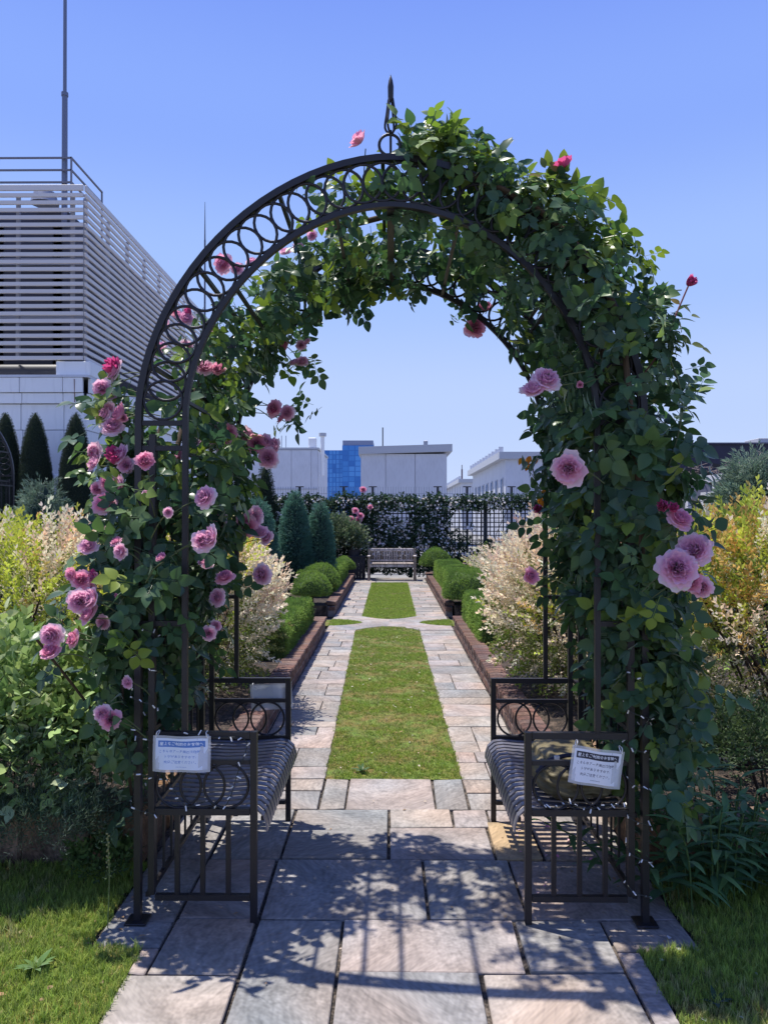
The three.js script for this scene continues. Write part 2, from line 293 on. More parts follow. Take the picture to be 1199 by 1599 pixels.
// ================================================================= THE ARCH WITH ITS TWO BENCHES
const DF = 3.055, DR = 4.078, RO = 1.0, RI = .815, SPR = 2.0, PEX = 1.84;
function archCurve(R, b, n = 44) {                      // right foot -> apex -> left foot, with outward normals
  const pts = [];
  for (let i = 0; i <= 10; i++) pts.push([R, SPR * i / 10]);
  for (let i = 1; i < n; i++) { const a = Math.PI * i / n, c = Math.cos(a), s = Math.sin(a); pts.push([R * Math.sign(c) * Math.abs(c) ** (2 / PEX), SPR + b * s ** (2 / PEX)]); }
  for (let i = 10; i >= 0; i--) pts.push([-R, SPR * i / 10]);
  return pts.map((p, i) => { const a = pts[Math.max(0, i - 1)], c = pts[Math.min(pts.length - 1, i + 1)], tx = c[0] - a[0], ty = c[1] - a[1], l = Math.hypot(tx, ty); return { x: p[0], y: p[1], nx: ty / l, ny: -tx / l }; });
}
function resample(c, step) { const out = []; let acc = 0; for (let i = 1; i < c.length; i++) { const a = c[i - 1], b = c[i], l = Math.hypot(b.x - a.x, b.y - a.y); while (acc < l) { const t = acc / l; out.push({ x: a.x + (b.x - a.x) * t, y: a.y + (b.y - a.y) * t, nx: a.nx + (b.nx - a.nx) * t, ny: a.ny + (b.ny - a.ny) * t }); acc += step; } acc -= l; } return out; }
function sweep(c, w, d) {                               // rectangular tube along a planar curve
  const pos = [], idx = [], n = c.length;
  c.forEach((p) => { for (const [r, z] of [[-w / 2, d / 2], [w / 2, d / 2], [w / 2, -d / 2], [-w / 2, -d / 2]]) pos.push(p.x + p.nx * r, p.y + p.ny * r, z); });
  for (let i = 0; i < n - 1; i++) for (let k = 0; k < 4; k++) { const a = i * 4 + k, b = i * 4 + (k + 1) % 4; idx.push(a, a + 4, b, b, a + 4, b + 4); }
  idx.push(0, 1, 2, 0, 2, 3); const e = (n - 1) * 4; idx.push(e, e + 2, e + 1, e, e + 3, e + 2);
  let g = new THREE.BufferGeometry(); g.setAttribute('position', new THREE.Float32BufferAttribute(pos, 3)); g.setIndex(idx); g = g.toNonIndexed(); g.computeVertexNormals(); return boxUV(g);
}
const outerC = archCurve(RO, 1.03), innerC = archCurve(RI, .842).filter((p) => p.y >= SPR - .01), midC = resample(archCurve((RO + RI) / 2, .936).filter((p) => p.y > SPR + .02), .078);
const ringG = new THREE.TorusGeometry(.077, .006, 6, 22);
function archFrame(parent, z) {
  const f = new THREE.Group(); f.name = 'arch_frame'; f.position.z = z; parent.add(f);
  mesh('outer_rail', sweep(outerC, .026, .03), iron, f);
  mesh('inner_rail', sweep(innerC, .020, .026), iron, f);
  for (const p of midC) { const r = mesh('ring', ringG, iron, f); r.position.set(p.x, p.y, rr(-.004, .004)); }
  for (const s of [-1, 1]) {
    mesh('inner_post', bar(V(s * RI, .742, 0), V(s * RI, SPR, 0), .022), iron, f);
    mesh('middle_post', bar(V(s * .945, .11, 0), V(s * .945, 1.93, 0), .025), iron, f);
    for (const y of [1.975, 1.875, 1.18]) mesh('cross_bar', bar(V(s * (RI + .012), y, 0), V(s * (RO - .014), y, 0), .02), iron, f);
    mesh('foot_plate', chamfer(.085, .008, .085, .002).translate(s * RO, .006, 0), iron, f);
  }
  return f;
}
function arbour(label, pos, benches) {
  const a = thing('garden_arch', label, 'garden arch', pos);
  archFrame(a, 0); archFrame(a, -(DR - DF));
  const L = DR - DF;
  const pc = resample(outerC.filter((p) => p.y > 1.2), .44), qc = resample(archCurve(RI, .842).filter((p) => p.y > 1.9), .50);
  for (const p of pc) mesh('purlin', bar(V(p.x, p.y, -.012), V(p.x, p.y, -L + .012), .016), ironThin, a);
  for (const p of qc) mesh('purlin', bar(V(p.x, p.y, -.012), V(p.x, p.y, -L + .012), .014), ironThin, a);
  mesh('ridge_bar', bar(V(0, SPR + .842, -.012), V(0, SPR + .842, -L + .012), .03), iron, a);
  for (const s of [-1, 1]) {
    for (const y of [.1, .42, .74, 1.3, 1.9]) mesh('side_rail', bar(V(s * .965, y, -.012), V(s * .965, y, -L + .012), .018), iron, a);
    for (let i = 1; i < 9; i++) mesh('side_bar', bar(V(s * .965, .1, -L * i / 9), V(s * .965, 1.9, -L * i / 9), .009), ironThin, a);
  }
  const fin = new THREE.Group(); fin.name = 'finial'; fin.position.set(0, SPR + 1.04, 0); a.add(fin);
  mesh('finial_ring', new THREE.TorusGeometry(.042, .006, 8, 24).translate(-.004, .042, 0), iron, fin);
  mesh('finial_stem', bar(V(0, 0, 0), V(0, .1, 0), .010), iron, fin);
  for (let k = 0; k < 4; k++) { const t = k * Math.PI / 2 + .5, c = Math.cos(t), s = Math.sin(t); mesh('basket_bar', tube([V(c * .006, .085, s * .006), V(c * .025, .112, s * .025), V(c * .018, .17, s * .018), V(c * .009, .225, s * .009)], .0048, 12, 5), iron, fin); }
  mesh('spear_tip', new THREE.LatheGeometry([[.0, .21], [.011, .225], [.012, .275], [.008, .30], [0, .325]].map(([x, y]) => new THREE.Vector2(x, y)), 8), iron, fin);
  if (!benches) return a;
  for (const s of [-1, 1]) {
    const b = new THREE.Group(); b.name = 'bench_seat'; a.add(b);
    const n = 18;
    for (let i = 0; i < n; i++) {
      const z = -.045 - (L - .09) * i / (n - 1), prof = [[.94, .43], [.80, .424], [.66, .430], [.575, .438], [.535, .432], [.508, .408], [.496, .372], [.494, .345]].map(([x, y]) => ({ x: s * x, y }));
      const c = prof.map((p, k) => { const u = prof[Math.max(0, k - 1)], v = prof[Math.min(prof.length - 1, k + 1)], l = Math.hypot(v.x - u.x, v.y - u.y); return { ...p, nx: (v.y - u.y) / l, ny: -(v.x - u.x) / l }; });
      const m = mesh('slat', sweep(c, .006, .034), slatIron, b); m.position.z = z;
    }
    for (const x of [.62, .86]) mesh('seat_bearer', bar(V(s * x, .413, -.03), V(s * x, .413, -L + .03), .018), iron, b);
    mesh('seat_bearer', bar(V(s * .512, .395, -.03), V(s * .512, .395, -L + .03), .014), iron, b);
    for (const z of [0, -L]) {
      const e = new THREE.Group(); e.name = 'bench_end'; e.position.z = z; a.add(e);
      mesh('leg', bar(V(s * .541, 0, 0), V(s * .541, .752, 0), .026), iron, e);
      mesh('arm_rail', bar(V(s * .556, .739, 0), V(s * .93, .739, 0), .026), iron, e);
      mesh('end_rail', bar(V(s * .556, .632, 0), V(s * .93, .632, 0), .018), iron, e);
      mesh('end_rail', bar(V(s * .556, .437, 0), V(s * .93, .437, 0), .026), iron, e);
      mesh('end_rail', bar(V(s * .556, .098, 0), V(s * .93, .098, 0), .022), iron, e);
      for (let k = 0; k < 3; k++) { const r = mesh('ring', new THREE.TorusGeometry(.088, .0055, 6, 28), iron, e); r.position.set(s * (.651 + k * .094), .537, 0); }
      for (let k = 1; k < 4; k++) mesh('end_bar', bar(V(s * (.541 + k * .101), .109, 0), V(s * (.541 + k * .101), .424, 0), .018), iron, e);
    }
  }
  return a;
}
arbour('black wrought iron rose arch with a slatted bench built into each side', [0, 0, -DF], true);
arbour('dark iron arch mostly outside the left edge, before the tall clipped cypresses', [-5.93, .17, -9], false);

// ================================================================= ROSES ON THE ARCH
const petalPal = { pale: [.96, .63, .73], mid: [.94, .48, .60], deep: [.78, .13, .33], white: [.82, .76, .70] };
function bloomGeo(kind, open) {
  const pos = [], col = [], idx = []; let base = 0; const c0 = petalPal[kind];
  const petal = (ang, R, H, half, reflex, shade) => {
    const nu = 5, nv = 5, ph = rr(0, 6);
    for (let i = 0; i <= nv; i++) for (let j = 0; j <= nu; j++) {
      const v = i / nv, u = j / nu * 2 - 1, a = ang + u * half * (.45 + .55 * Math.sin(Math.PI * Math.min(1, .12 + v * .62)));
      const frill = (Math.sin(u * 5 + ph) * .0045 + rr(-.002, .002)) * v * v, edge = 1 - .16 * u * u * v;
      const rad = R * (1 - (1 - v) ** 2.1) * (1 - .10 * u * u) + reflex * Math.max(0, v - .7) * .05 + frill;
      const y = (H * v ** 1.5 - reflex * Math.max(0, v - .7) ** 1.5 * .06) * edge + frill * .6;
      pos.push(Math.cos(a) * rad, y, Math.sin(a) * rad);
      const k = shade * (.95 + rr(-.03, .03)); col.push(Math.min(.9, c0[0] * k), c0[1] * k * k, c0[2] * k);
    }
    for (let i = 0; i < nv; i++) for (let j = 0; j < nu; j++) { const a = base + i * (nu + 1) + j; idx.push(a, a + 1, a + nu + 1, a + 1, a + nu + 2, a + nu + 1); }
    base += (nu + 1) * (nv + 1);
  };
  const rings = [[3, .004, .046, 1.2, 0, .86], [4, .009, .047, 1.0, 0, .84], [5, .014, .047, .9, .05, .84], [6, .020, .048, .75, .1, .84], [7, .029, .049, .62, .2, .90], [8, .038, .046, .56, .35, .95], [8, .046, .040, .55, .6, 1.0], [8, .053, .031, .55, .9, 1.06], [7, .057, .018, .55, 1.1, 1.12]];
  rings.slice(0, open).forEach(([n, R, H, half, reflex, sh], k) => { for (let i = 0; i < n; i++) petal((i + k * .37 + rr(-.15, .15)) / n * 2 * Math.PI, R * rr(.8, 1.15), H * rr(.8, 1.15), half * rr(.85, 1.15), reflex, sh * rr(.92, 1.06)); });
  let g = new THREE.BufferGeometry(); g.setAttribute('position', new THREE.Float32BufferAttribute(pos, 3)); g.setAttribute('color', new THREE.Float32BufferAttribute(col, 3)); g.setIndex(idx); g.translate(0, -.018, 0); g.computeVertexNormals(); return g;
}
const petalMat = new THREE.MeshPhysicalMaterial({ vertexColors: true, roughness: 1, transmission: .45, thickness: 0, side: THREE.DoubleSide, specularIntensity: .3 });
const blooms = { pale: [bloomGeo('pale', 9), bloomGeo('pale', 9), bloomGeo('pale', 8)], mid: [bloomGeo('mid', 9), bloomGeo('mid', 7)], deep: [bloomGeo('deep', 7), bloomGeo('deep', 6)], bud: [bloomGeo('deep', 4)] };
const sepalG = join([0, 1, 2, 3, 4].map((i) => turned(leaf(.03, .009, .2, .3, 3), .9, 0, 0, 0, 0, 0).rotateY(i * 1.257)).concat([new THREE.SphereGeometry(.007, 6, 5).translate(0, -.003, 0)]));
const sepalMat = leafy(.06, .12, .04, .2);
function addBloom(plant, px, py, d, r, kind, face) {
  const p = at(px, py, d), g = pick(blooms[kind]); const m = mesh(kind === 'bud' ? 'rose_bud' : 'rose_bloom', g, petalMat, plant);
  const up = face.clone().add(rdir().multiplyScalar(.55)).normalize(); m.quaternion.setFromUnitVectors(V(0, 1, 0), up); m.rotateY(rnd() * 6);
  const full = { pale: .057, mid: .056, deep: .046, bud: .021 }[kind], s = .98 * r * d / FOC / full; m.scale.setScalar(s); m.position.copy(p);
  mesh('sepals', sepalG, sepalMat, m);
  const back = p.clone().addScaledVector(up, -.05 * s), tgt = p.y > SPR ? V(p.x, p.y - SPR, 0).normalize().multiplyScalar(.95).add(V(0, SPR, p.z - .05)) : V(Math.sign(p.x) * .93, p.y - .1, p.z - .08), end = p.clone().lerp(tgt, Math.min(1, .16 / Math.max(.01, p.distanceTo(tgt))));
  mesh('flower_stalk', tube([back, back.clone().lerp(end, .5).add(V(0, .015, 0)), end], .0024, 6, 5), greenCane, plant);
}
// where leaves grow along the arch: a sleeve round the iron, thick where the photograph is thick
const bodyC = archCurve((RO + RI) / 2 + .02, .955, 60), bodyLen = []; { let a = 0; bodyC.forEach((p, i) => { if (i) a += Math.hypot(p.x - bodyC[i - 1].x, p.y - bodyC[i - 1].y); bodyLen.push(a); }); }
const bodyAt = (s) => { let i = 1; while (i < bodyLen.length - 1 && bodyLen[i] < s) i++; const t = (s - bodyLen[i - 1]) / (bodyLen[i] - bodyLen[i - 1]), a = bodyC[i - 1], b = bodyC[i]; return { x: a.x + (b.x - a.x) * t, y: a.y + (b.y - a.y) * t, nx: a.nx + (b.nx - a.nx) * t, ny: a.ny + (b.ny - a.ny) * t }; };
const TOTAL = bodyLen[bodyLen.length - 1], APEX = TOTAL / 2;
function lerpTable(tb, s) { if (s <= tb[0][0]) return tb[0].slice(1); for (let i = 1; i < tb.length; i++) if (s <= tb[i][0]) { const t = (s - tb[i - 1][0]) / (tb[i][0] - tb[i - 1][0]); return tb[i].slice(1).map((v, k) => tb[i - 1][k + 1] + (v - tb[i - 1][k + 1]) * t); } return tb[tb.length - 1].slice(1); }
function sleeve(table, count, sd) {                     // table rows: s, density, r centre, r half, d near, d far
  const items = []; const s0 = table[0][0], s1 = table[table.length - 1][0]; let guard = 0;
  while (items.length < count && guard++ < count * 40) {
    const s = rr(s0, s1), [den, rc, rh, dn, df] = lerpTable(table, s); if (rnd() > den) continue;
    const lump = 1 + .42 * noise(s * 2.6, sd, 3.1), th = rnd() * 2 * Math.PI, k = Math.sqrt(rr(.18, 1)) * (rnd() < .08 ? 1.25 : 1);
    const cr = Math.cos(th) * k, cd = Math.sin(th) * k, r = rc + cr * rh * lump * (cr > 0 ? 1 + .25 * noise(s * 5, 9, sd) : 1), d = (dn + df) / 2 + cd * (df - dn) / 2;
    if (noise(s * 4.2, r * 5, d * 4.2 + sd) < -.14) continue;
    const b = bodyAt(s), p = V(b.x + b.nx * r, b.y + b.ny * r, -d); if (p.y < .12) continue;
    const out = V(b.nx * cr * .9, b.ny * cr * .9 + .38, -cd * .9).add(rdir().multiplyScalar(.5)).normalize();
    const dir = V(b.nx * cr * .5, -.35, -cd * .4).add(rdir().multiplyScalar(.75)).normalize();
    items.push({ p, out, dir, front: -cd, top: b.ny * cr });
  }
  return items;
}
function leafSpot(plant, items, partCount, freshTop) {
  const eye = V(0, EYE, 0);
  items.forEach((i) => { i.key = i.p.distanceTo(eye) - i.front * .5 + Math.abs(i.p.y - 1.4) * .05; i.s = rr(.8, 1.3) * (i.p.y > 2.1 ? .86 : 1); i.fresh = freshTop(i); });
  items.sort((a, b) => a.key - b.key);
  const stride = Math.max(1, Math.floor(Math.min(items.length, partCount * 3) / partCount));
  const rest = [[], [], []];
  let made = 0;
  items.forEach((i, k) => {
    const mx = basis(i.p, i.dir, i.out, i.s);
    if (made < partCount && k % stride === 0) { const m = mesh('leaf', pick(roseSprays), i.fresh ? roseLeafMats[4] : roseLeafMats[Math.floor(rnd() * 4)], plant); m.applyMatrix4(mx); made++; }
    else rest[Math.floor(rnd() * 3)].push([mx, tone(i.fresh ? roseLeafTones[4] : roseLeafTones[Math.floor(rnd() * 4)], .2)]);
  });
  const m = tinted(.42, .6);
  rest.forEach((r, k) => scatter('foliage', roseSprays[k], m, r, plant));
}
const S = (y) => y;                                     // on the straight part arc length is height
{ // right-hand plant: covers the right leg, the shoulder and the crown
  const plant = thing('climbing_rose', 'dense dark green climbing rose covering the right leg and crown of the arch', 'climbing rose', [1.16, .17, -3.95]);
  const g = new THREE.Group(); plant.position.set(0, 0, 0);
  const t = [[.30, .10, .2, .10, 3.05, 3.8], [.55, .28, .19, .13, 3.0, 3.8], [.85, .6, .16, .16, 2.95, 3.85], [1.15, .85, .11, .19, 2.92, 3.95], [1.45, 1, .07, .22, 2.9, 4.1], [1.9, 1, .05, .24, 2.9, 4.15], [2.3, .8, .05, .21, 2.93, 4.12], [2.8, .5, .08, .17, 2.96, 4.1], [3.2, .32, .09, .14, 2.98, 4.12], [APEX - .12, .28, .08, .14, 2.98, 4.12], [APEX + .1, .2, .03, .13, 3.02, 4.15], [APEX + .35, .1, .02, .13, 3.05, 4.15]];
  const items = sleeve(t, 2200, 1.7).concat(sleeve([[1.8, .5, .02, .2, 2.9, 3.2], [2.4, 1, .05, .22, 2.9, 3.25], [3.1, 1, .06, .18, 2.92, 3.25], [APEX - .05, .6, .03, .16, 2.95, 3.25]], 330, 5.1), sleeve([[APEX - .5, .6, -.06, .12, 3.95, 4.18], [APEX + .2, 1, -.06, .14, 3.95, 4.18], [APEX + .7, .6, -.05, .12, 3.95, 4.18]], 120, 2.2));
  for (const [px, py, d, n, sx, sy] of [[690, 222, 3.1, 46, .16, .07], [640, 235, 3.08, 16, .08, .06], [760, 262, 3.1, 26, .12, .06], [850, 300, 3.1, 34, .14, .07], [905, 330, 3.1, 24, .1, .08], [950, 400, 3.15, 18, .08, .1], [1020, 490, 3.2, 16, .07, .12], [1065, 640, 3.2, 14, .06, .12]]) { const c = at(px, py, d); for (let i = 0; i < n; i++) items.push({ p: c.clone().add(V(gauss() * sx * .6, gauss() * sy * .6, gauss() * .12 - .05)), out: V(.1, .8, .4).add(rdir().multiplyScalar(.6)).normalize(), dir: V(gauss() * .6, .35, gauss() * .5).normalize(), front: .2, top: .8 }); }
  leafSpot(plant, items, 300, (i) => rnd() < (i.top > .35 && i.p.y > 2.3 ? .65 : .07));
  const caneMaker = (pts, r, m = caneMat) => mesh('cane', tube(pts.map((p) => V(...p)), r, 24, 7), m, plant);
  caneMaker([[1.18, .16, -3.62], [1.12, .5, -3.45], [1.02, .95, -3.2], [.98, 1.5, -3.02], [.93, 2.0, -2.99], [.86, 2.45, -3.0], [.62, 2.78, -3.02], [.2, 3.02, -3.06]], .012);
  caneMaker([[1.22, .16, -3.66], [1.2, .6, -3.6], [1.06, 1.2, -3.6], [1.03, 1.9, -3.5], [.9, 2.5, -3.5], [.4, 3.0, -3.5], [-.3, 2.99, -3.7]], .014);
  caneMaker([[1.2, .16, -3.7], [1.1, .7, -3.9], [.98, 1.4, -4.1], [.95, 2.1, -4.12], [.6, 2.75, -4.1], [.0, 2.96, -4.12], [-.55, 2.8, -4.1]], .011);
  caneMaker([[1.17, .16, -3.58], [1.16, .55, -3.4], [1.1, .8, -3.3]], .02);
  caneMaker([[1.0, 1.5, -3.1], [1.15, 2.05, -3.05], [1.06, 2.32, -3.05], [1.08, 2.30, -3.06]], .004, greenCane);
  // the lone shoot against the sky on the right
  const a = at(1030, 548, 3.05), c = at(1055, 490, 3.05), e = at(1073, 448, 3.05), redCane = std(rgb(.17, .06, .07), { roughness: .7 });
  mesh('cane', tube([a.clone().add(V(-.08, -.12, -.05)), a, c, e], .0035, 14, 6), redCane, plant);
  const young = [leafy(.20, .15, .03, .4, .3), leafy(.13, .16, .03, .4, .3)], single = leaf(.055, .03, .2, .2, 5);
  for (const [x, y, dx, dy] of [[1078, 494, 1, .1], [1064, 478, .6, -.2], [1040, 505, -1, .1], [1036, 515, -1, .3], [1058, 524, .8, -.6], [1078, 538, 1, -.1], [1095, 545, 1, -.25], [1060, 476, -.5, .5], [868, 268, -.4, 1], [851, 262, -.3, 1], [862, 280, .5, .6], [845, 275, -1, .3], [880, 285, 1, .2]]) { const m = mesh('leaf', single, pick(young), plant); m.applyMatrix4(basis(at(x, y, 3.04), V(dx, dy, gauss() * .3), V(-.2, .6, .8), rr(.8, 1.15))); }
  for (const [x, y] of [[815, 715], [828, 712], [824, 722], [838, 714], [845, 772], [840, 780], [852, 766]]) { const m = mesh('leaf', single, pick([leafy(.62, .27, .02, .4), leafy(.58, .20, .02, .4)]), plant); m.applyMatrix4(basis(at(x, y, 4.0), V(gauss(), -.6, gauss() * .4), V(gauss() * .5, .2, 1), rr(.9, 1.2))); tag(m, 'orange yellowed rose leaf'); }
  mesh('cane', tube([at(829, 718, 4.0), at(834, 745, 4.02), at(846, 790, 4.05)], .003, 8, 5), caneMat, plant);
  const front = V(-.15, .25, 1);
  for (const [x, y, d, r, k] of [[853, 592, 2.93, 20, 'pale'], [832, 608, 2.92, 18, 'pale'], [887, 732, 2.86, 25, 'pale'], [1060, 810, 2.87, 17, 'mid'], [1034, 790, 2.87, 9, 'bud'], [1050, 795, 2.88, 8, 'bud'], [1082, 858, 2.85, 23, 'pale'], [1056, 887, 2.82, 27, 'pale'], [1075, 908, 2.86, 19, 'mid'], [1093, 917, 2.88, 15, 'pale'], [827, 899, 3.0, 14, 'mid'], [905, 601, 2.98, 6, 'mid'], [842, 796, 3.9, 7, 'bud'], [880, 256, 3.05, 14, 'deep'], [1076, 442, 3.05, 8, 'bud'], [757, 480, 4.1, 13, 'mid'], [741, 511, 4.1, 14, 'mid'], [560, 217, 3.04, 18, 'mid']]) addBloom(plant, x, y, d, r, k, y < 300 ? V(-.3, .8, .5) : front);
}
{ // left-hand plant: full on the leg, thin along the back hoop
  const plant = thing('climbing_rose', 'climbing rose with many pink double blooms on the left leg of the arch', 'climbing rose');
  const E = TOTAL;
  const t = [[APEX - .15, .2, -.04, .12, 3.6, 4.18], [APEX + .3, .26, -.04, .12, 3.5, 4.18], [APEX + .7, .32, -.04, .13, 3.45, 4.18], [E - 2.5, .38, -.03, .14, 3.4, 4.18], [E - 2.15, .5, .02, .2, 3.35, 4.18], [E - 1.9, .7, .05, .23, 3.2, 4.18], [E - 1.7, .95, .05, .25, 3.0, 4.18], [E - 1.5, 1, .04, .25, 2.9, 4.15], [E - 1.2, .9, .05, .2, 2.9, 4.0], [E - .95, .5, .1, .17, 2.98, 3.9], [E - .55, .2, .2, .13, 3.2, 3.9], [E - .35, .08, .2, .1, 3.3, 3.9]];
  const items = sleeve(t, 1380, 8.3);
  // side shoots reaching out to the left with the outer blooms
  for (const [px, py, d] of [[165, 600, 3.3], [160, 650, 3.25], [150, 715, 3.25], [175, 760, 3.2], [140, 860, 3.2], [125, 910, 3.15], [135, 950, 3.1], [95, 1000, 3.1], [165, 1120, 3.05], [150, 1040, 3.2], [185, 1000, 3.15], [180, 690, 3.3], [450, 640, 4.1], [455, 560, 4.1]]) {
    const c = at(px, py, d); for (let i = 0; i < (px < 145 ? 7 : 13); i++) { const p = c.clone().add(V(gauss() * .10 + .05, gauss() * .08 - .02, gauss() * .12 - .04)); items.push({ p, out: V(-.2, .7, .5).add(rdir().multiplyScalar(.6)).normalize(), dir: V(-.3, -.2, .2).add(rdir().multiplyScalar(.8)).normalize(), front: .4, top: .2 }); }
  }
  leafSpot(plant, items, 300, (i) => rnd() < (i.p.y > 1.7 ? .18 : .06));
  const cane = (pts, r) => mesh('cane', tube(pts.map((p) => V(...p)), r, 24, 7), caneMat, plant);
  cane([[-1.24, .16, -3.75], [-1.15, .6, -3.6], [-1.05, 1.2, -3.4], [-1.0, 1.8, -3.5], [-.9, 2.4, -3.9], [-.5, 2.8, -4.1], [.1, 2.95, -4.12]], .013);
  cane([[-1.22, .16, -3.7], [-1.12, .5, -3.3], [-1.08, 1.0, -3.1], [-1.04, 1.6, -3.2], [-1.02, 2.0, -3.4]], .007);
  cane([[-1.26, .16, -3.8], [-1.2, .7, -3.9], [-.98, 1.3, -4.05], [-.95, 2.0, -4.1], [-.75, 2.5, -4.1]], .012);
  cane([[-1.2, .5, -3.5], [-1.3, .8, -3.3], [-1.45, 1.1, -3.15]], .006); cane([[-1.05, 1.5, -3.3], [-1.14, 1.9, -3.3], [-1.2, 2.05, -3.3]], .004);
  const list = [[177, 577, 3.3, 15], [158, 606, 3.25, 14], [171, 616, 3.27, 10], [159, 647, 3.22, 12], [186, 645, 3.2, 16], [174, 665, 3.2, 15], [146, 705, 3.2, 13], [146, 722, 3.18, 13], [186, 710, 3.18, 15], [195, 726, 3.17, 11], [225, 720, 2.95, 15], [167, 754, 3.15, 11], [184, 757, 3.13, 14], [161, 786, 3.1, 15], [246, 544, 3.6, 12], [259, 507, 3.6, 9], [347, 410, 3.9, 13], [370, 418, 3.9, 9], [392, 406, 3.95, 8], [289, 496, 3.75, 11], [334, 530, 3.8, 13], [319, 573, 3.7, 12], [340, 576, 3.7, 11], [332, 677, 3.6, 14], [355, 676, 3.65, 12], [351, 707, 3.6, 12], [278, 710, 3.4, 9], [319, 776, 2.98, 15], [342, 811, 3.5, 13], [316, 845, 2.95, 15], [330, 838, 2.94, 16], [384, 820, 3.7, 15], [400, 803, 3.72, 11], [405, 831, 3.7, 12], [409, 897, 3.7, 14], [351, 901, 3.3, 12], [324, 882, 3.1, 8], [339, 933, 3.3, 12], [337, 977, 3.3, 8], [326, 989, 3.25, 10], [137, 853, 3.05, 13], [188, 861, 2.95, 12], [251, 871, 2.88, 9], [180, 845, 3, 8], [112, 897, 3.05, 12], [126, 906, 3.05, 13], [145, 903, 3.06, 10], [124, 940, 3.0, 16], [141, 935, 3.0, 17], [137, 959, 3.0, 14], [79, 993, 3.0, 16], [77, 1017, 2.99, 13], [113, 998, 3.02, 12], [160, 972, 3.05, 10], [160, 1115, 2.95, 12], [173, 1124, 2.95, 13], [187, 923, 3.0, 8], [199, 1066, 3.02, 9], [386, 679, 3.85, 12], [400, 693, 3.84, 15], [414, 689, 3.86, 12], [429, 696, 3.87, 12], [418, 714, 3.85, 14], [427, 637, 4.05, 11], [448, 644, 4.08, 10], [470, 538, 4.1, 7], [472, 564, 4.1, 9], [459, 565, 4.1, 7], [445, 391, 4.05, 8], [466, 384, 4.05, 8], [487, 366, 4.1, 8], [515, 356, 4.1, 7], [442, 539, 4.1, 9], [302, 690, 3.4, 9], [230, 770, 3.0, 8], [262, 800, 2.95, 7], [290, 540, 3.7, 10]];
  for (const [x, y, d, r] of list) addBloom(plant, x, y, d - .04, r * 1.05, rnd() < .68 ? 'pale' : 'mid', V(-.25, .35, .9));
  for (let i = 0; i < 26; i++) { const [x, y, d, r] = pick(list); addBloom(plant, x + gauss() * 16, y + gauss() * 14, d - .03, rnd() < .5 ? r * .85 : 6, rnd() < .35 ? 'bud' : rnd() < .6 ? 'pale' : 'mid', V(gauss() * .6, .5, .7)); }
}

// ================================================================= THINGS ON THE BENCHES
const GLYPH = { 屋: '11 81 83 13;11 15 08;24 84;45 26 76;66 77;27 77;46 49;19 89', 上: '40 48;43 73;08 88', を: '12 72;40 14 36 44;76 46 38 68', ご: '21 61;16 18 68;70 82;82 94', 利: '30 11;03 53;31 38;33 06;33 55;62 66;80 88 68', 用: '11 17 08;11 81 88;13 83;16 86;41 48', の: '52 37 15 13 41 72 75 58', お: '13 63;30 37 16 44 75 57;72 83', 客: '40 42;12 13;12 82 73;42 14;33 64 26;44 77;36 66 68 38 36', 様: '20 28;02 42;22 06;51 62;81 72;43 93;63 68;45 85;54 48;75 88', へ: '05 32 87', こ: '22 62;16 28 68', ち: '22 72;40 25 54 66 38', ら: '30 41;22 16 54 66 48', ア: '11 71 43;43 36 18', ー: '05 85', チ: '60 21;13 83;41 44 18', 周: '11 16 08;11 81 88;32 62;42 44;24 74;35 65 67 37 35', 辺: '11 22;04 14 17 07;18 88;32 72 66;42 35', は: '10 18;32 82;60 66 47 66 88', 植: '20 28;02 42;22 06;62 42;63 93;54 84 87 57 54;49 99', 物: '20 28;03 43;06 45;61 43;52 82 77;62 46;73 57', ト: '30 38;33 65', ゲ: '30 04;23 83;53 48 28;71 73;91 93', が: '13 53 47;31 17;72 84;80 82', あ: '13 63;30 37;61 35 16 28 64 86 58', り: '20 24 36;60 65 38', ま: '12 72;14 74;40 47 26 68', す: '02 82;50 55 35 44 56 38', で: '12 82 46 68;72 74', 充: '40 42;02 82;32 14 84;35 08;55 57 88 97', 分: '30 05;50 85;25 65 58;45 18', 注: '11 22;04 15;08 26;51 62;33 83;35 85;58 54;29 99', 意: '40 42;12 82;03 83;25 65 66 26 25;27 19;47 49 79', く: '60 24 68', だ: '12 52;31 08;43 73;47 77;81 83', さ: '12 72;51 64;26 38 68', い: '11 16 27;61 75', '、': '16 27', '。': '17 27 28 18 17' };
function noticeTexture(head, lines, band, ink, paper) {
  const c = document.createElement('canvas'); c.width = 512; c.height = 332; const x = c.getContext('2d');
  x.fillStyle = paper; x.fillRect(0, 0, 512, 332); x.fillStyle = band; x.fillRect(26, 26, 460, 66);
  const write = (t, cx, y, s, col, lw) => { x.strokeStyle = col; x.lineWidth = lw; x.lineCap = 'round'; let px = cx - t.length * s / 2; for (const ch of t) { for (const st of (GLYPH[ch] || '').split(';')) { if (!st) continue; x.beginPath(); st.split(' ').forEach((q, i) => { const X = px + (+q[0] + .4) / 10 * s, Y = y + (+q[1]) / 10 * s; i ? x.lineTo(X, Y) : x.moveTo(X, Y); }); x.stroke(); } px += s; } };
  write(head, 256, 40, 39, '#f2f4fa', 4.2);
  lines.forEach((l, i) => write(l, 256, 122 + i * 56, 34, ink, 3.4));
  x.fillStyle = ink; for (let i = 0; i < 7; i++) x.fillRect(205 + i * 15, 300, 10, 5);
  const t = new THREE.CanvasTexture(c); t.colorSpace = THREE.SRGBColorSpace; return t;
}
const HEAD = '屋上をご利用のお客様へ', LINES = ['こちらのアーチ周辺は植物の', 'トゲがありますので、', '充分ご注意ください。'];
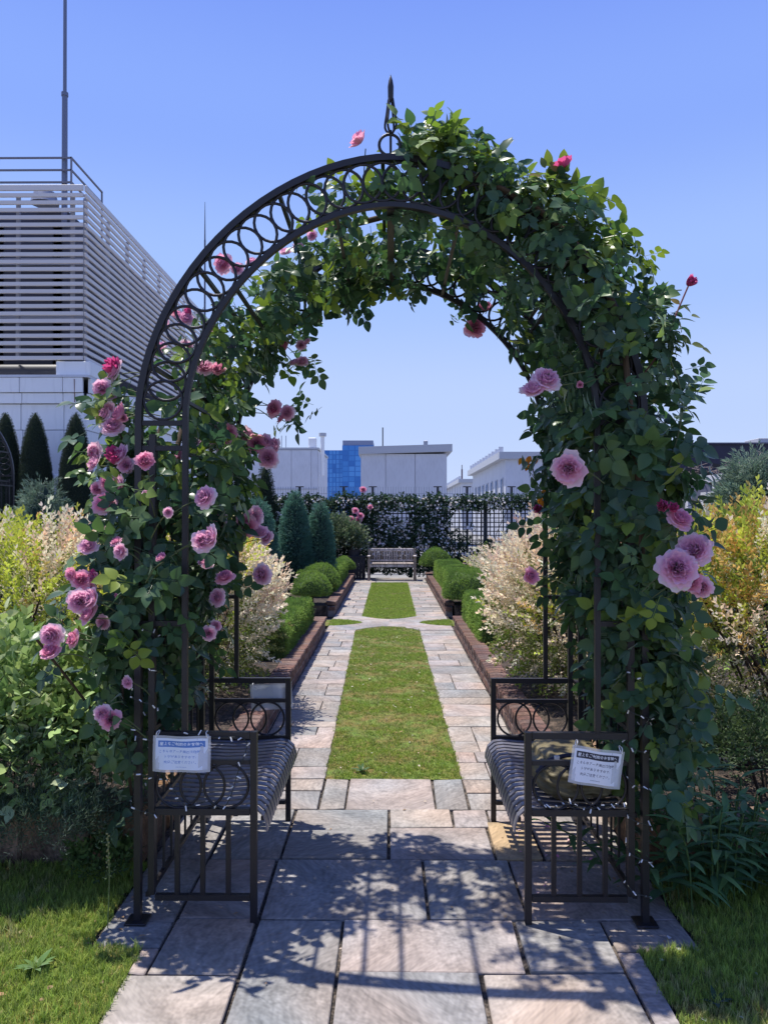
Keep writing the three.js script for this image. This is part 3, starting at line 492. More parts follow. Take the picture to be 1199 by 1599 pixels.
function bent(w, h, bow_, n = 10) { const g = new THREE.PlaneGeometry(w, h, n, 4), p = g.attributes.position; for (let i = 0; i < p.count; i++) { const u = p.getX(i) / w * 2; p.setZ(i, bow_ * (1 - u * u) + .004 * Math.sin(u * 5 + p.getY(i) * 22)); } g.computeVertexNormals(); return g; }
const sleeveMat = new THREE.MeshPhysicalMaterial({ color: rgb(.82, .84, .88), roughness: .25, transmission: .55, thickness: 0, side: THREE.DoubleSide });
const tieMat = std(rgb(.75, .75, .75), { roughness: .5 });
function notice(label, p, w, h, rot, mat, back) {
  const n = thing('laminated_notice', label, 'notice', [p.x, p.y, p.z]); n.rotation.set(rot[0], rot[1], rot[2]);
  mesh('paper', bent(w * .93, h * .9, .010), mat, n).position.z = back ? -.0035 : 0;
  const s = mesh('plastic_sleeve', bent(w * 1.03, h * 1.04, .010), sleeveMat, n); s.position.z = -.0018;
  for (const sx of [-1, 1]) mesh('cable_tie', tube([V(sx * w * .46, h * .47, .004), V(sx * w * .44, h * .62, .012), V(sx * w * .43, h * .60, -.03), V(sx * w * .46, h * .45, -.006)], .0022, 12, 5), tieMat, n);
  return n;
}
const paperBack = std(rgb(.72, .74, .78), { roughness: .7, side: THREE.DoubleSide });
const printed = (t) => std(rgb(.92, .92, .92), { map: t, roughness: .6, side: THREE.DoubleSide });
notice('faded notice with a blue heading tied to the left bench end', at(284, 1177, 3.02), .218, .136, [0, .03, -.02], printed(noticeTexture(HEAD, LINES, '#5a83c8', '#6f8fd0', '#dfe8f8')));
notice('notice with a black heading hanging askew on the right bench end', at(929, 1196, 3.015), .196, .142, [0, -.04, -.13], printed(noticeTexture(HEAD, LINES, '#2b2c3c', '#4a4c60', '#e8ebf4')));
notice('blank back of a notice on the far end of the left bench', at(424, 1087, 4.105), .215, .135, [0, .02, .06], paperBack, true);
{ // rolled tarpaulin bag on the right bench
  const g = new THREE.SphereGeometry(1, 56, 36), p = g.attributes.position, v = V();
  for (let i = 0; i < p.count; i++) { v.fromBufferAttribute(p, i); const sq = (a, k) => Math.sign(a) * Math.abs(a) ** k; const fold = noise(v.x * 2.2, v.y * 5.5, v.z * 2.2) * .16 + noise(v.x * 5, v.y * 9, v.z * 4) * .07; v.set(sq(v.x, .7), sq(v.y, .75), sq(v.z, .7)); v.multiplyScalar(1 + fold); p.setXYZ(i, v.x * .165, v.y * .085, v.z * .26); }
  g.computeVertexNormals(); const b = thing('folded_tarpaulin_bag', 'olive folded bag lying on the right bench behind the notice', 'bag', [.775, .52, -3.36]);
  const bagMat = std(rgb(.19, .155, .075), { map: grainTex, bumpMap: grainTex, bumpScale: .002, roughness: .65 }); mesh('bag_body', g, bagMat, b);
  mesh('strap', tube([V(-.17, .02, .15), V(-.12, .075, .16), V(.0, .095, .15), V(.13, .07, .17), V(.165, -.02, .16)], .009, 20, 6), std(rgb(.02, .022, .05), { roughness: .7 }), b);
  mesh('buckle', chamfer(.022, .016, .012, .002).translate(-.09, .088, .165), std(rgb(.7, .7, .7), { roughness: .4 }), b);
}
function fairyLights(label, pts, n, spread) {
  const f = thing('string_lights', label, 'string lights'); const c = new THREE.CatmullRomCurve3(pts.map((p) => V(...p)));
  mesh('cable', new THREE.TubeGeometry(c, pts.length * 6, .0018, 4), std(rgb(.03, .035, .03), { roughness: .6 }), f);
  const bits = []; for (let i = 0; i < n; i++) { const p = c.getPointAt((i + .5) / n), d = rdir(); bits.push(bar(p, p.clone().addScaledVector(d, rr(.012, .022)), .004)); }
  const b = mesh('bulbs', join(bits), std(rgb(.78, .78, .78), { roughness: .35 }), f); b.userData.kind = 'stuff';
}
const coil = (x, z, y0, y1, turns, r) => Array.from({ length: turns * 6 }, (_, i) => { const t = i / (turns * 6 - 1), a = i * 1.05; return [x + Math.cos(a) * r + .01 * Math.sin(i * 2.1), y0 + (y1 - y0) * t, z + Math.sin(a) * r]; });
fairyLights('white string lights wound round the left front posts of the arch', coil(-.975, -3.055, .42, 1.25, 6, .05), 44);
fairyLights('white string lights wound round the right front posts of the arch', coil(.975, -3.055, .1, 1.05, 7, .05), 46);
fairyLights('white string lights looped through the rings of the left bench end', [[-.93, .66, -3.04], [-.86, .53, -3.04], [-.8, .46, -3.04], [-.72, .48, -3.04], [-.66, .455, -3.04], [-.6, .6, -3.04], [-.57, .72, -3.04], [-.7, .735, -3.035], [-.82, .75, -3.035]], 22);
fairyLights('white string lights along the lower rings of the right bench end', [[.93, .46, -3.04], [.86, .475, -3.04], [.78, .455, -3.04], [.7, .475, -3.04], [.62, .46, -3.04], [.575, .5, -3.04]], 14);

// ================================================================= SHRUBS AND HEDGES
const tinyLeaf = tinted(.35, .08);
const goldSprigs = [sprig(15, .17, .016, .031, .95), sprig(14, .20, .014, .034, .8)];
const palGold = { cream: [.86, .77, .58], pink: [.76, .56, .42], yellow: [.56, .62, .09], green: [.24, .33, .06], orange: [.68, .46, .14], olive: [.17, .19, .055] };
function goldShrub(label, c, rx, ry, rz, n, mix, stems, warm = .38) {   // loose variegated shrub; c = centre of its crown
  const sh = thing('variegated_shrub', label, 'shrub', [c[0], .17, c[2]]), items = [[], []];
  const y0 = c[1] - .17;
  for (let i = 0; i < n; i++) {
    const u = rdir(), lump = 1 + .22 * noise(u.x * 2.4 + c[0], u.y * 2.4, u.z * 2.4 + c[2]) + .10 * noise(u.x * 6, u.y * 6 + c[0], u.z * 6), k = lump * (rnd() < .72 ? rr(.86, 1.03) : rr(.5, .9));
    const p = V(u.x * rx * k, y0 + u.y * ry * k, u.z * rz * k); if (p.y < .05) continue; if (u.y < -.15 && rnd() < .45) continue;
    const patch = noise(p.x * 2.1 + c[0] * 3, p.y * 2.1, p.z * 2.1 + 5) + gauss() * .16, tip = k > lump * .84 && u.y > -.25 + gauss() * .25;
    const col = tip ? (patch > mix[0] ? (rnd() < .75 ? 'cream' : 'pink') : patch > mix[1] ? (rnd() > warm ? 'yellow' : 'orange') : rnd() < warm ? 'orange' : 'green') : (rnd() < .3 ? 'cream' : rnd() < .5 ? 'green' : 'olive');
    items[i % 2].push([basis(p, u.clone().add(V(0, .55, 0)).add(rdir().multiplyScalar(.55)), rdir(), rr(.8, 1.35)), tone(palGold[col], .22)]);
  }
  items.forEach((it, k) => scatter('foliage', goldSprigs[k], tinyLeaf, it, sh));
  for (let i = 0; i < stems; i++) { const u = V(rr(-.55, .55) * rx, 0, rr(-.55, .55) * rz); const e = V(u.x * 1.35, y0 + ry * rr(-.1, .45), u.z * 1.35); mesh('stem', tube([V(u.x * .45, -.02, u.z * .45), V(u.x * .7 + gauss() * .04, y0 * .45, u.z * .7 + gauss() * .04), e], rr(.005, .012), 8, 5), barkMat, sh); }
}
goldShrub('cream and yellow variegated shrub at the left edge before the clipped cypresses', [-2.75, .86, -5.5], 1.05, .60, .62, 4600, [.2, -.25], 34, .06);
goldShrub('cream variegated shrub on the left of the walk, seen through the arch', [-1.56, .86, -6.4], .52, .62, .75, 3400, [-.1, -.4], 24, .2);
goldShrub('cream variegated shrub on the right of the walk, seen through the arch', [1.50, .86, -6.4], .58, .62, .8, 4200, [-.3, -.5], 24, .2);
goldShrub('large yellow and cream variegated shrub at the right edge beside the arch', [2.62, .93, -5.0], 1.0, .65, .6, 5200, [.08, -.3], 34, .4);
goldShrub('small cream flowering shrub behind the right clipped hedge', [2.15, .62, -15.2], .6, .3, .4, 500, [-.3, -.5], 8);
function leafShrub(name, label, cat, c, r, n, geos, pal, mat, stems, up = .4, low = -.3) {
  const sh = thing(name, label, cat, [c[0], c[3], c[2]]), items = geos.map(() => []), y0 = c[1] - c[3];
  for (let i = 0; i < n; i++) { const u = rdir(); if (u.y < low) u.y *= low < -.5 ? 1 : -.3; const lump = 1 + .3 * noise(u.x * 2.6 + c[0] * 2, u.y * 2.6, u.z * 2.6), k = lump * Math.sqrt(rr(.3, 1)), p = V(u.x * r[0] * k, y0 + u.y * r[1] * k, u.z * r[2] * k); if (p.y < .02) continue;
    items[i % geos.length].push([basis(p, u.clone().add(V(0, up, 0)).add(rdir().multiplyScalar(.7)), V(0, 1, 0).add(rdir().multiplyScalar(.6)).add(u.clone().multiplyScalar(.6)), rr(.75, 1.25)), tone(pick(pal), .2)]); }
  items.forEach((it, k) => scatter('foliage', geos[k], mat, it, sh));
  for (let i = 0; i < stems; i++) { const x = rr(-.6, .6) * r[0], z = rr(-.6, .6) * r[2]; mesh('stem', tube([V(x * .4, -.02, z * .4), V(x * .8, y0 * .6, z * .8), V(x * 1.2, y0 + r[1] * .35, z * 1.2)], rr(.004, .009), 8, 5), barkMat, sh); }
  return sh;
}
const broadSprig = [sprig(6, .10, .030, .056, .95, .3, 4), sprig(5, .09, .034, .06, 1.1, .4, 4)];
leafShrub('broadleaf_shrub', 'pale green leafy shrub spilling over the stone edging at lower left', 'shrub', [-1.80, .52, -3.68, .17], [.66, .50, .40], 2500, broadSprig, [[.36, .48, .16], [.29, .42, .13], [.50, .58, .32], [.22, .33, .10]], tinted(.3, .3), 16);
leafShrub('broadleaf_shrub', 'dark leafy shrub in the shade behind the lilies on the right', 'shrub', [1.95, .36, -4.0, .17], [.42, .26, .3], 700, [sprig(8, .08, .014, .03, 1)], [[.04, .075, .03], [.06, .10, .035]], tinted(.3, .1), 8);
leafShrub('white_rose_bush', 'low rose bush with pale leaves before the trellis, left of the bench', 'rose bush', [-1.35, .95, -20.2, .17], [.75, .65, .4], 1100, [sprig(6, .13, .04, .07, 1)], [[.12, .17, .08], [.07, .12, .05], [.2, .24, .14]], tinted(.3, .2), 8);
// lavender-like herbs in the left shade
const needle = sprig(14, .16, .004, .04, .7, 0, 2);
leafShrub('herb_clump', 'fine leaved grey green herb clump in the shade at the left edge', 'herb', [-1.62, .20, -3.38, 0], [.42, .32, .18], 900, [needle], [[.07, .125, .08], [.10, .15, .10], [.06, .10, .07]], tinted(.25), 0, .9, -.1);
leafShrub('herb_clump', 'small green weed clump between the stone edging and left arch foot', 'herb', [-1.27, .07, -3.38, 0], [.14, .10, .12], 130, [sprig(6, .06, .014, .03, 1)], [[.07, .13, .03], [.1, .17, .04]], tinted(.3), 0, .8, -.1);
{ const w = thing('seed_stalk', 'single tall grass seed stalk beside the left arch foot', 'weed', [-1.10, 0, -3.0]); mesh('stalk', tube([V(0, 0, 0), V(.006, .2, 0), V(.0, .36, 0)], .0022, 10, 5), leafy(.2, .24, .08, .2), w);
  mesh('seed_head', join(Array.from({ length: 16 }, (_, i) => new THREE.SphereGeometry(.0045, 5, 4).translate(.004 * Math.sin(i * 2.4), .24 + i * .0085, .004 * Math.cos(i * 2.4)))), std(rgb(.24, .22, .08)), w); }
// lilies at lower right: each leaf its own part
{ const l = thing('lily_clump', 'clump of long pointed dark green leaves at the foot of the right arch leg', 'lily', [1.42, .0, -3.28]), lf = [leaf(.17, .036, .28, .35, 6, .7), leaf(.14, .032, .25, .5, 6, .72)];
  const mats = [[.07, .18, .055], [.09, .215, .065], [.06, .15, .055], [.14, .27, .08]].map((c) => leafy(...c, .3, .25)), stemM = leafy(.07, .13, .04, .1); let made = 0; const rest = [[], []];
  for (let s = 0; s < 46; s++) {
    const bx = gauss() * .27 + .02, bz = gauss() * .14, H = rr(.27, .5) * (1 - Math.abs(bx) * .5), lean = V(bx * .5 + gauss() * .06, 0, bz * .6 + .05 + gauss() * .05), top = V(bx, 0, bz).add(V(lean.x, H, lean.z));
    mesh('stem', tube([V(bx, 0, bz), V(bx + lean.x * .3, H * .6, bz + lean.z * .3), top], .0035, 6, 5), stemM, l);
    const n = 11; for (let i = 0; i < n; i++) { const t = .25 + .75 * i / (n - 1), a = i * 2.4 + s, p = V(bx + lean.x * t * t, H * t, bz + lean.z * t * t), d = V(Math.cos(a), .35 + t * .5 - rr(0, .5), Math.sin(a)); const mx = basis(p, d, V(0, 1, 0), rr(.7, 1.1) * (1.15 - t * .4)); if (made < 300 && (bz > -.02 || made % 3 === 0)) { const m = mesh('leaf', lf[i % 2], pick(mats), l); m.applyMatrix4(mx); made++; } else rest[i % 2].push([mx, tone([.08, .19, .06], .25)]); }
  }
  rest.forEach((r, k) => scatter('foliage', lf[k], tinted(.3, .25), r, l));
}
// clipped box: a solid heart with a coat of tiny leaves
const boxSprig = [sprig(7, .035, .012, .017, 1.1, 0, 2), sprig(6, .045, .011, .018, .9, 0, 2)];
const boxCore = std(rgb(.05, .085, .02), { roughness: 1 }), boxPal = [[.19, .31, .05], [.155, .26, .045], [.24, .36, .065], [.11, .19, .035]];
function coat(core, area, parent, dens, geos, pal, size, mat = tinyLeaf) {       // leaves over a mesh surface
  const p = core.attributes.position, tri = []; let tot = 0; const g = core.index ? core.toNonIndexed() : core, q = g.attributes.position;
  for (let i = 0; i < q.count; i += 3) { const a = V().fromBufferAttribute(q, i), b = V().fromBufferAttribute(q, i + 1), c = V().fromBufferAttribute(q, i + 2), n = b.clone().sub(a).cross(c.clone().sub(a)), A = n.length() / 2; if (A < 1e-9) continue; tot += A; tri.push({ a, b, c, n: n.normalize(), s: tot }); }
  const items = geos.map(() => []), N = Math.round(tot * dens);
  for (let i = 0; i < N; i++) { const r = rnd() * tot; let lo = 0, hi = tri.length - 1; while (lo < hi) { const m = (lo + hi) >> 1; tri[m].s < r ? lo = m + 1 : hi = m; } const t = tri[lo]; let u = rnd(), v = rnd(); if (u + v > 1) { u = 1 - u; v = 1 - v; } const pt = t.a.clone().addScaledVector(t.b.clone().sub(t.a), u).addScaledVector(t.c.clone().sub(t.a), v); if (pt.y < .01) continue;
    const k = noise(pt.x * 3.2, pt.y * 3.2, pt.z * 3.2) + gauss() * .2; items[i % geos.length].push([basis(pt.addScaledVector(t.n, rr(-.02, .008)), t.n.clone().add(rdir().multiplyScalar(.6)).add(V(0, .2, 0)), rdir(), size * rr(.75, 1.35)), tone(pal[k > .25 ? 2 : k > 0 ? 0 : k > -.3 ? 1 : 3], .18)]); }
  items.forEach((it, k) => scatter('foliage', geos[k], mat, it, parent));
}
function lumpy(g, amp, f, s) { const p = g.attributes.position, v = V(); for (let i = 0; i < p.count; i++) { v.fromBufferAttribute(p, i); const k = noise(v.x * f + s, v.y * f, v.z * f) * amp + noise(v.x * f * 2.7, v.y * f * 2.7 + s, v.z * f * 2.7) * amp * .5; const l = v.length() || 1; p.setXYZ(i, v.x * (1 + k / l), Math.max(-.02, v.y * (1 + k / l * .8)), v.z * (1 + k / l)); } g.computeVertexNormals(); return g; }
function hedge(label, x0, x1, d0, d1, h, turn = 0) {
  const o = thing('box_hedge', label, 'hedge', [(x0 + x1) / 2, .17, -(d0 + d1) / 2], turn), w = x1 - x0, L = d1 - d0, r = .05;
  const g = new THREE.BoxGeometry(w, h, L, 6, 4, Math.ceil(L / .18)); g.translate(0, h / 2, 0);
  const p = g.attributes.position; for (let i = 0; i < p.count; i++) { const x = p.getX(i), y = p.getY(i), z = p.getZ(i), k = noise(x * 3 + x0 * 7, y * 3, z * 2.4) * .03; p.setXYZ(i, x * (1 + k) - (y > h - .01 && Math.abs(x) > w / 2 - .01 ? Math.sign(x) * .03 : 0), y > .01 ? y + k + noise(x0, z * 1.7, x * 2) * .02 : y, z + k * .5); } g.computeVertexNormals();
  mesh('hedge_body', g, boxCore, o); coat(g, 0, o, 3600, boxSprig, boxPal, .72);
}
function ball(label, x, d, r, h, squash = 1) {
  const o = thing('box_ball', label, 'topiary', [x, .17, -d]), g = lumpy(new THREE.SphereGeometry(r, 24, 16).scale(1, squash, 1), .05, 4, x + d); g.translate(0, h - r * squash, 0);
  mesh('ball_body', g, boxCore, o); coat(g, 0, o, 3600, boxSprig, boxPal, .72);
  mesh('stem', new THREE.CylinderGeometry(.03, .04, Math.max(.1, h - r), 7).translate(0, Math.max(.1, h - r) / 2, 0), barkMat, o);
}
hedge('low clipped box hedge on the left, nearest the arch', -1.85, -1.07, 7.7, 10.4, .34);
ball('round clipped box on the left, just beyond the nearest hedge', -1.30, 11.3 + 1.35, .31, .52);
ball('darker round clipped box on the left, before the far hedge', -1.28, 14.0, .35, .58);
hedge('low clipped box hedge on the far left, ending at the bench', -1.75, -1.06, 14.4, 18.6, .40);
ball('small clipped bush between the far left hedge and the planter box', -1.15, 18.9, .24, .45);
hedge('low clipped box hedge on the right, nearest the arch', 1.02, 1.75, 8.6, 10.7, .40);
ball('large round clipped box on the right, beyond the nearest hedge', 1.30, 12.75, .43, .58);
hedge('low clipped box hedge on the far right beside the walk', 1.04, 1.55, 13.6, 18.2, .42);
hedge('far clipped box hedge branching away to the right', 1.75, 4.4, 16.6, 17.4, .40);
hedge('middle clipped box hedge branching away to the right', 1.75, 4.2, 13.4, 14.3, .40);
ball('round clipped box on the right, nearest the wooden bench', 1.10, 18.9, .36, .66);
// conifers
const blueTuft = sprig(9, .11, .010, .045, .55, 0, 2), darkTuft = sprig(7, .06, .008, .024, .7, 0, 2), juniperTuft = sprig(11, .15, .009, .05, .5, 0, 2);
function conifer(name, label, cat, x, y, d, h, r, prof, tuftG, dens, pal, size, amp, group, core) {
  const o = thing(name, label, cat, [x, y, -d], 0, group), g = new THREE.LatheGeometry(prof.map(([a, b]) => new THREE.Vector2(a * r, b * h)), 22), p = g.attributes.position;
  for (let i = 0; i < p.count; i++) { const X = p.getX(i), Y = p.getY(i), Z = p.getZ(i), k = 1 + noise(X * 5 + x, Y * 3, Z * 5 + d) * amp; p.setXYZ(i, X * k, Y, Z * k); } g.computeVertexNormals();
  mesh('crown', g, core, o); coat(g, 0, o, dens, [tuftG], pal, size); mesh('trunk', new THREE.CylinderGeometry(.03, .045, .3, 8).translate(0, .1, 0), barkMat, o); return o;
}
const coneP = [[.35, .03], [.85, .12], [1, .28], [.92, .48], [.72, .68], [.45, .85], [.18, .96], [0, 1]], bulletP = [[.6, .02], [.92, .12], [1, .3], [.95, .5], [.78, .7], [.52, .86], [.27, .95], [0, 1]];
const bluePal = [[.075, .19, .135], [.10, .23, .165], [.13, .27, .20], [.05, .13, .095]], darkPal = [[.022, .042, .017], [.028, .05, .02], [.036, .06, .024], [.016, .032, .015]], jadePal = [[.13, .20, .14], [.16, .24, .18], [.2, .28, .2], [.08, .13, .09]];
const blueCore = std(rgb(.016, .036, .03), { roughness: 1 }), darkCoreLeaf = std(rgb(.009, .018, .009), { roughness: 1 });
conifer('blue_conifer', 'left and taller of the two blue green cone conifers by the trellis', 'conifer', at(460, 800, 15).x, .17, 15, 1.92, .27, coneP, blueTuft, 2300, bluePal, .72, .16, null, blueCore);
conifer('blue_conifer', 'right and shorter of the two blue green cone conifers by the trellis', 'conifer', at(500, 800, 15.3).x, .17, 15.3, 1.74, .23, coneP, blueTuft, 2300, bluePal, .72, .16, null, blueCore);
conifer('blue_conifer', 'small blue conifer before the tall cypresses at the left edge', 'conifer', at(66, 800, 8).x, .17, 8, 1.78, .26, coneP, juniperTuft, 1300, jadePal, .9, .3, null, blueCore);
conifer('blue_conifer', 'blue conifer tip showing behind the rose, left of the tall pair', 'conifer', at(402, 800, 14).x, .17, 14, 1.75, .3, coneP, blueTuft, 1300, bluePal, 1, .22, null, blueCore);
conifer('juniper', 'feathery grey green juniper above the shrub at the right edge', 'juniper', at(1172, 800, 8).x, .17, 8, 2.02, .42, coneP, juniperTuft, 1500, jadePal, 1.15, .4, null, blueCore);
for (const [px, lab] of [[6, 'tall clipped dark cypress cut off by the left edge'], [53, 'tall clipped dark cypress, middle one before the white wall'], [117, 'tall clipped dark cypress nearest the corner of the white wall']]) conifer('cypress', lab, 'cypress', at(px, 700, 15).x, 0, 15, 3.66, .35, bulletP, darkTuft, 3800, darkPal, .55, .02, 'clipped cypresses before the white building', darkCoreLeaf);
conifer('cypress', 'lone clipped cypress behind the trellis, left of the blue conifers', 'cypress', at(414, 700, 20).x, .17, 20, 2.8, .24, bulletP, darkTuft, 1200, darkPal, 1.3, .03, null, darkCoreLeaf);
// foliage on the second arch at the left edge
leafShrub('climbing_plant', 'dark climber on the second iron arch at the left edge', 'climber', [-5.3, 1.15, -9.5, .17], [.36, 1.0, .4], 1300, [roseSprays[0]], [[.02, .045, .025], [.03, .06, .03]], tinted(.3, .3), 4, .1, -.9);
fairyLights('white string lights on the second iron arch at the left edge', [[-4.92, .9, -8.97], [-4.91, 1.5, -8.96], [-4.93, 2.1, -8.97], [-5.05, 2.6, -8.97], [-5.25, 2.9, -8.97]], 50);

// ================================================================= GRASS
function bladeTuft(n, h, w) { const out = []; for (let i = 0; i < n; i++) { const a = rnd() * 6.28, l = rr(.1, .6), hh = h * rr(.6, 1.2), g = new THREE.BufferGeometry(), c = Math.cos(a), s = Math.sin(a), bx = gauss() * .012, bz = gauss() * .012, P = (t, k) => [bx + c * l * hh * t * t - s * w * k, hh * t * (1 - l * .25 * t), bz + s * l * hh * t * t + c * w * k]; g.setAttribute('position', new THREE.Float32BufferAttribute([...P(0, 1), ...P(0, -1), ...P(.55, .8), ...P(.55, .8), ...P(0, -1), ...P(.55, -.8), ...P(.55, .8), ...P(.55, -.8), ...P(1, 0)], 3)); g.computeVertexNormals(); out.push(g); } return join(out); }
const tufts = [bladeTuft(9, .045, .0014), bladeTuft(8, .03, .0014)], shortTuft = [bladeTuft(9, .017, .0013), bladeTuft(8, .022, .0014)], grassMat = tinted(.35);
const grassPal = [[.24, .34, .045], [.30, .41, .06], [.36, .45, .09], [.20, .28, .05], [.40, .40, .15]];
function grass(label, n, x0, x1, d0, d1, geos, size, bare, inside) {
  const items = geos.map(() => []); let k = 0, guard = 0;
  while (k < n && guard++ < n * 6) { const x = rr(x0, x1), d = rr(d0, d1); if (!inside(x, d)) continue; const b = noise(x * 2.2, d * 2.2, 4) + .6 * noise(x * 7, d * 7, 1) + gauss() * .15; if (b < bare) { if (rnd() < .8) { k++; continue; } }
    items[k % geos.length].push([basis(V(x, -.008, -d), V(gauss() * .25, 1, gauss() * .25), V(gauss(), 0, gauss()), size * rr(.7, 1.3)), tone(b < bare + .15 ? pick(grassPal.slice(3)) : pick(grassPal.slice(0, 4)), .22)]); k++; }
  items.forEach((it, i) => tag(scatter('grass', geos[i], grassMat, it, scene), label, 'grass'));
}
grass('green grass blades of the lawn at lower left', 12000, -2.2, -.88, 2.1, 3.55, tufts, .85, -.28, (x, d) => x < -.915 + .035 * noise(d * 9, 1, 2) && (d < 2.87 + .03 * noise(x * 9, 4, 2) || x < -1.12 + .03 * noise(d * 9, 3, 3)));
grass('green grass blades of the lawn at lower right', 12000, .88, 2.2, 2.1, 3.58, tufts, .85, -.42, (x, d) => x > .915 + .035 * noise(d * 9, 7, 2) && (d < 2.87 + .03 * noise(x * 9, 6, 2) || x > 1.15 + .03 * noise(d * 9, 5, 3)));
grass('short worn grass of the turf strip beyond the arch', 17000, -.5, .44, 4.74, 11.3, shortTuft, 1, -.12, (x, d) => x > stripL(d) - .008 + .02 * noise(d * 5, 2, 2) && x < stripR(d) + .008 + .02 * noise(d * 5, 8, 2) && d < 11.0 + .33 * Math.cos(x / .45 * 1.5));
grass('short bright grass of the far turf strip by the bench', 12000, -.46, .41, 12.2, 18.9, shortTuft, 1.35, -.6, (x, d) => d > 12.5 - .33 * Math.cos((x + .03) / .43 * 1.5));
grass('short grass in the two side wedges of the crossing', 2600, -.92, .92, 11.4, 12.1, shortTuft, 1.1, -.3, (x, d) => Math.abs(x) > .45 && Math.abs(d - 11.76) < .34 * Math.min(1, (Math.abs(x) - .42) / .4) ** .6);
function weed(label, x, d, n, s, pal) { const w = thing('weed', label, 'weed', [x, 0, -d]), lf = leaf(.07, .022, .2, .35, 5), m = pal.map((c) => leafy(...c, .3, .15)); for (let i = 0; i < n; i++) mesh('leaf', lf, pick(m), w).applyMatrix4(basis(V(0, .004, 0), V(Math.cos(i * 2.4), rr(.5, 1.3), Math.sin(i * 2.4)), V(0, 1, 0), s * rr(.7, 1.2))); }
weed('light green weed rosette in the lower left lawn', at(57, 0, 2.72).x, 2.72, 11, 1, [[.10, .19, .05], [.13, .22, .06]]);
weed('dark broad leaved weed in the lower right lawn', at(1113, 0, 2.55).x, 2.55, 7, .8, [[.03, .07, .03]]);
weed('tiny green weed at the near edge of the worn turf strip', at(565, 0, 4.85).x, 4.85, 8, .9, [[.05, .11, .03]]);

// ================================================================= FAR END OF THE GARDEN
{ // weathered wooden bench
  const D = 19.9, b = thing('wooden_bench', 'weathered wooden slat bench at the far end of the walk', 'bench', [.03, 0, -D]), W = 1.17;
  for (const s of [-1, 1]) { mesh('leg', box(s * W / 2 - .03, s * W / 2 + .03, -.016, .6, .38, .44), teak[2], b); mesh('leg', box(s * W / 2 - .03, s * W / 2 + .03, -.016, .79, -.06, 0), teak[2], b); mesh('armrest', chamfer(.075, .03, .56, .006).translate(s * W / 2, .616, .2), teak[1], b); mesh('side_rail', box(s * W / 2 - .02, s * W / 2 + .02, .35, .41, 0, .38), teak[2], b); }
  for (let i = 0; i < 5; i++) mesh('seat_slat', chamfer(W - .07, .022, .075, .004).translate(0, .43, .05 + i * .088), pick(teak), b);
  mesh('front_rail', box(-W / 2 + .03, W / 2 - .03, .345, .415, .395, .425), teak[0], b); mesh('top_rail', chamfer(W - .06, .075, .04, .008).translate(0, .765, -.03), teak[1], b); mesh('lower_rail', chamfer(W - .06, .05, .035, .006).translate(0, .485, -.03), teak[0], b);
  for (let i = 0; i < 17; i++) mesh('back_slat', chamfer(.042, .225, .018, .003).translate(-W / 2 + .075 + i * (W - .15) / 16, .618, -.03), pick(teak), b);
}
{ const p = thing('planter_box', 'dark timber planter box left of the wooden bench', 'planter', [at(556, 0, 20.1).x, 0, -20.1]); for (let i = 0; i < 6; i++) mesh('plank', chamfer(.072, .58, .02, .003).translate(-.19 + i * .076, .275, .2), darkWood, p); for (const s of [-1, 1]) mesh('side_plank', box(s * .225 - .012, s * .225 + .012, -.016, .565, -.2, .188), darkWood, p); mesh('rim', chamfer(.5, .03, .44, .005).translate(0, .58, 0), darkWood, p); mesh('pot', new THREE.CylinderGeometry(.17, .13, .16, 16).translate(-.05, .675, 0), std(rgb(.03, .03, .04)), p); }
// trellis panels, each slat a part
const TD = 21.2, TH = 2.02, edges = [-5.6, -3.55, -1.5, .55, 2.6, 4.65, 6.7];
const places = ['behind the tall cypress, leftmost in view', 'behind the blue conifers', 'left of and behind the wooden bench', 'right of the wooden bench', 'behind the right hedges', 'at the right, hidden mostly by the arch rose'];
for (let k = 0; k < 6; k++) {
  const x0 = edges[k], x1 = edges[k + 1], w = x1 - x0, t = thing('trellis_panel', 'dark square trellis panel ' + places[k], 'trellis', [x0, 0, -TD], 0, 'trellis panels across the far end');
  mesh('post', box(-.05, .05, -.05, 2.08, -.05, .05), trellisMat, t); mesh('top_rail', box(.052, w - .052, TH - .03, TH + .03, -.03, .03), trellisMat, t);
  for (let i = 1; i < 17; i++) mesh('upright_slat', box(i * w / 17 - .014, i * w / 17 + .014, .08, TH - .032, 0, .012), trellisMat, t);
  for (let j = 1; j < 16; j++) mesh('cross_slat', box(.052, w - .052, j * .122 - .013, j * .122 + .013, -.013, -.001), trellisMat, t);
}
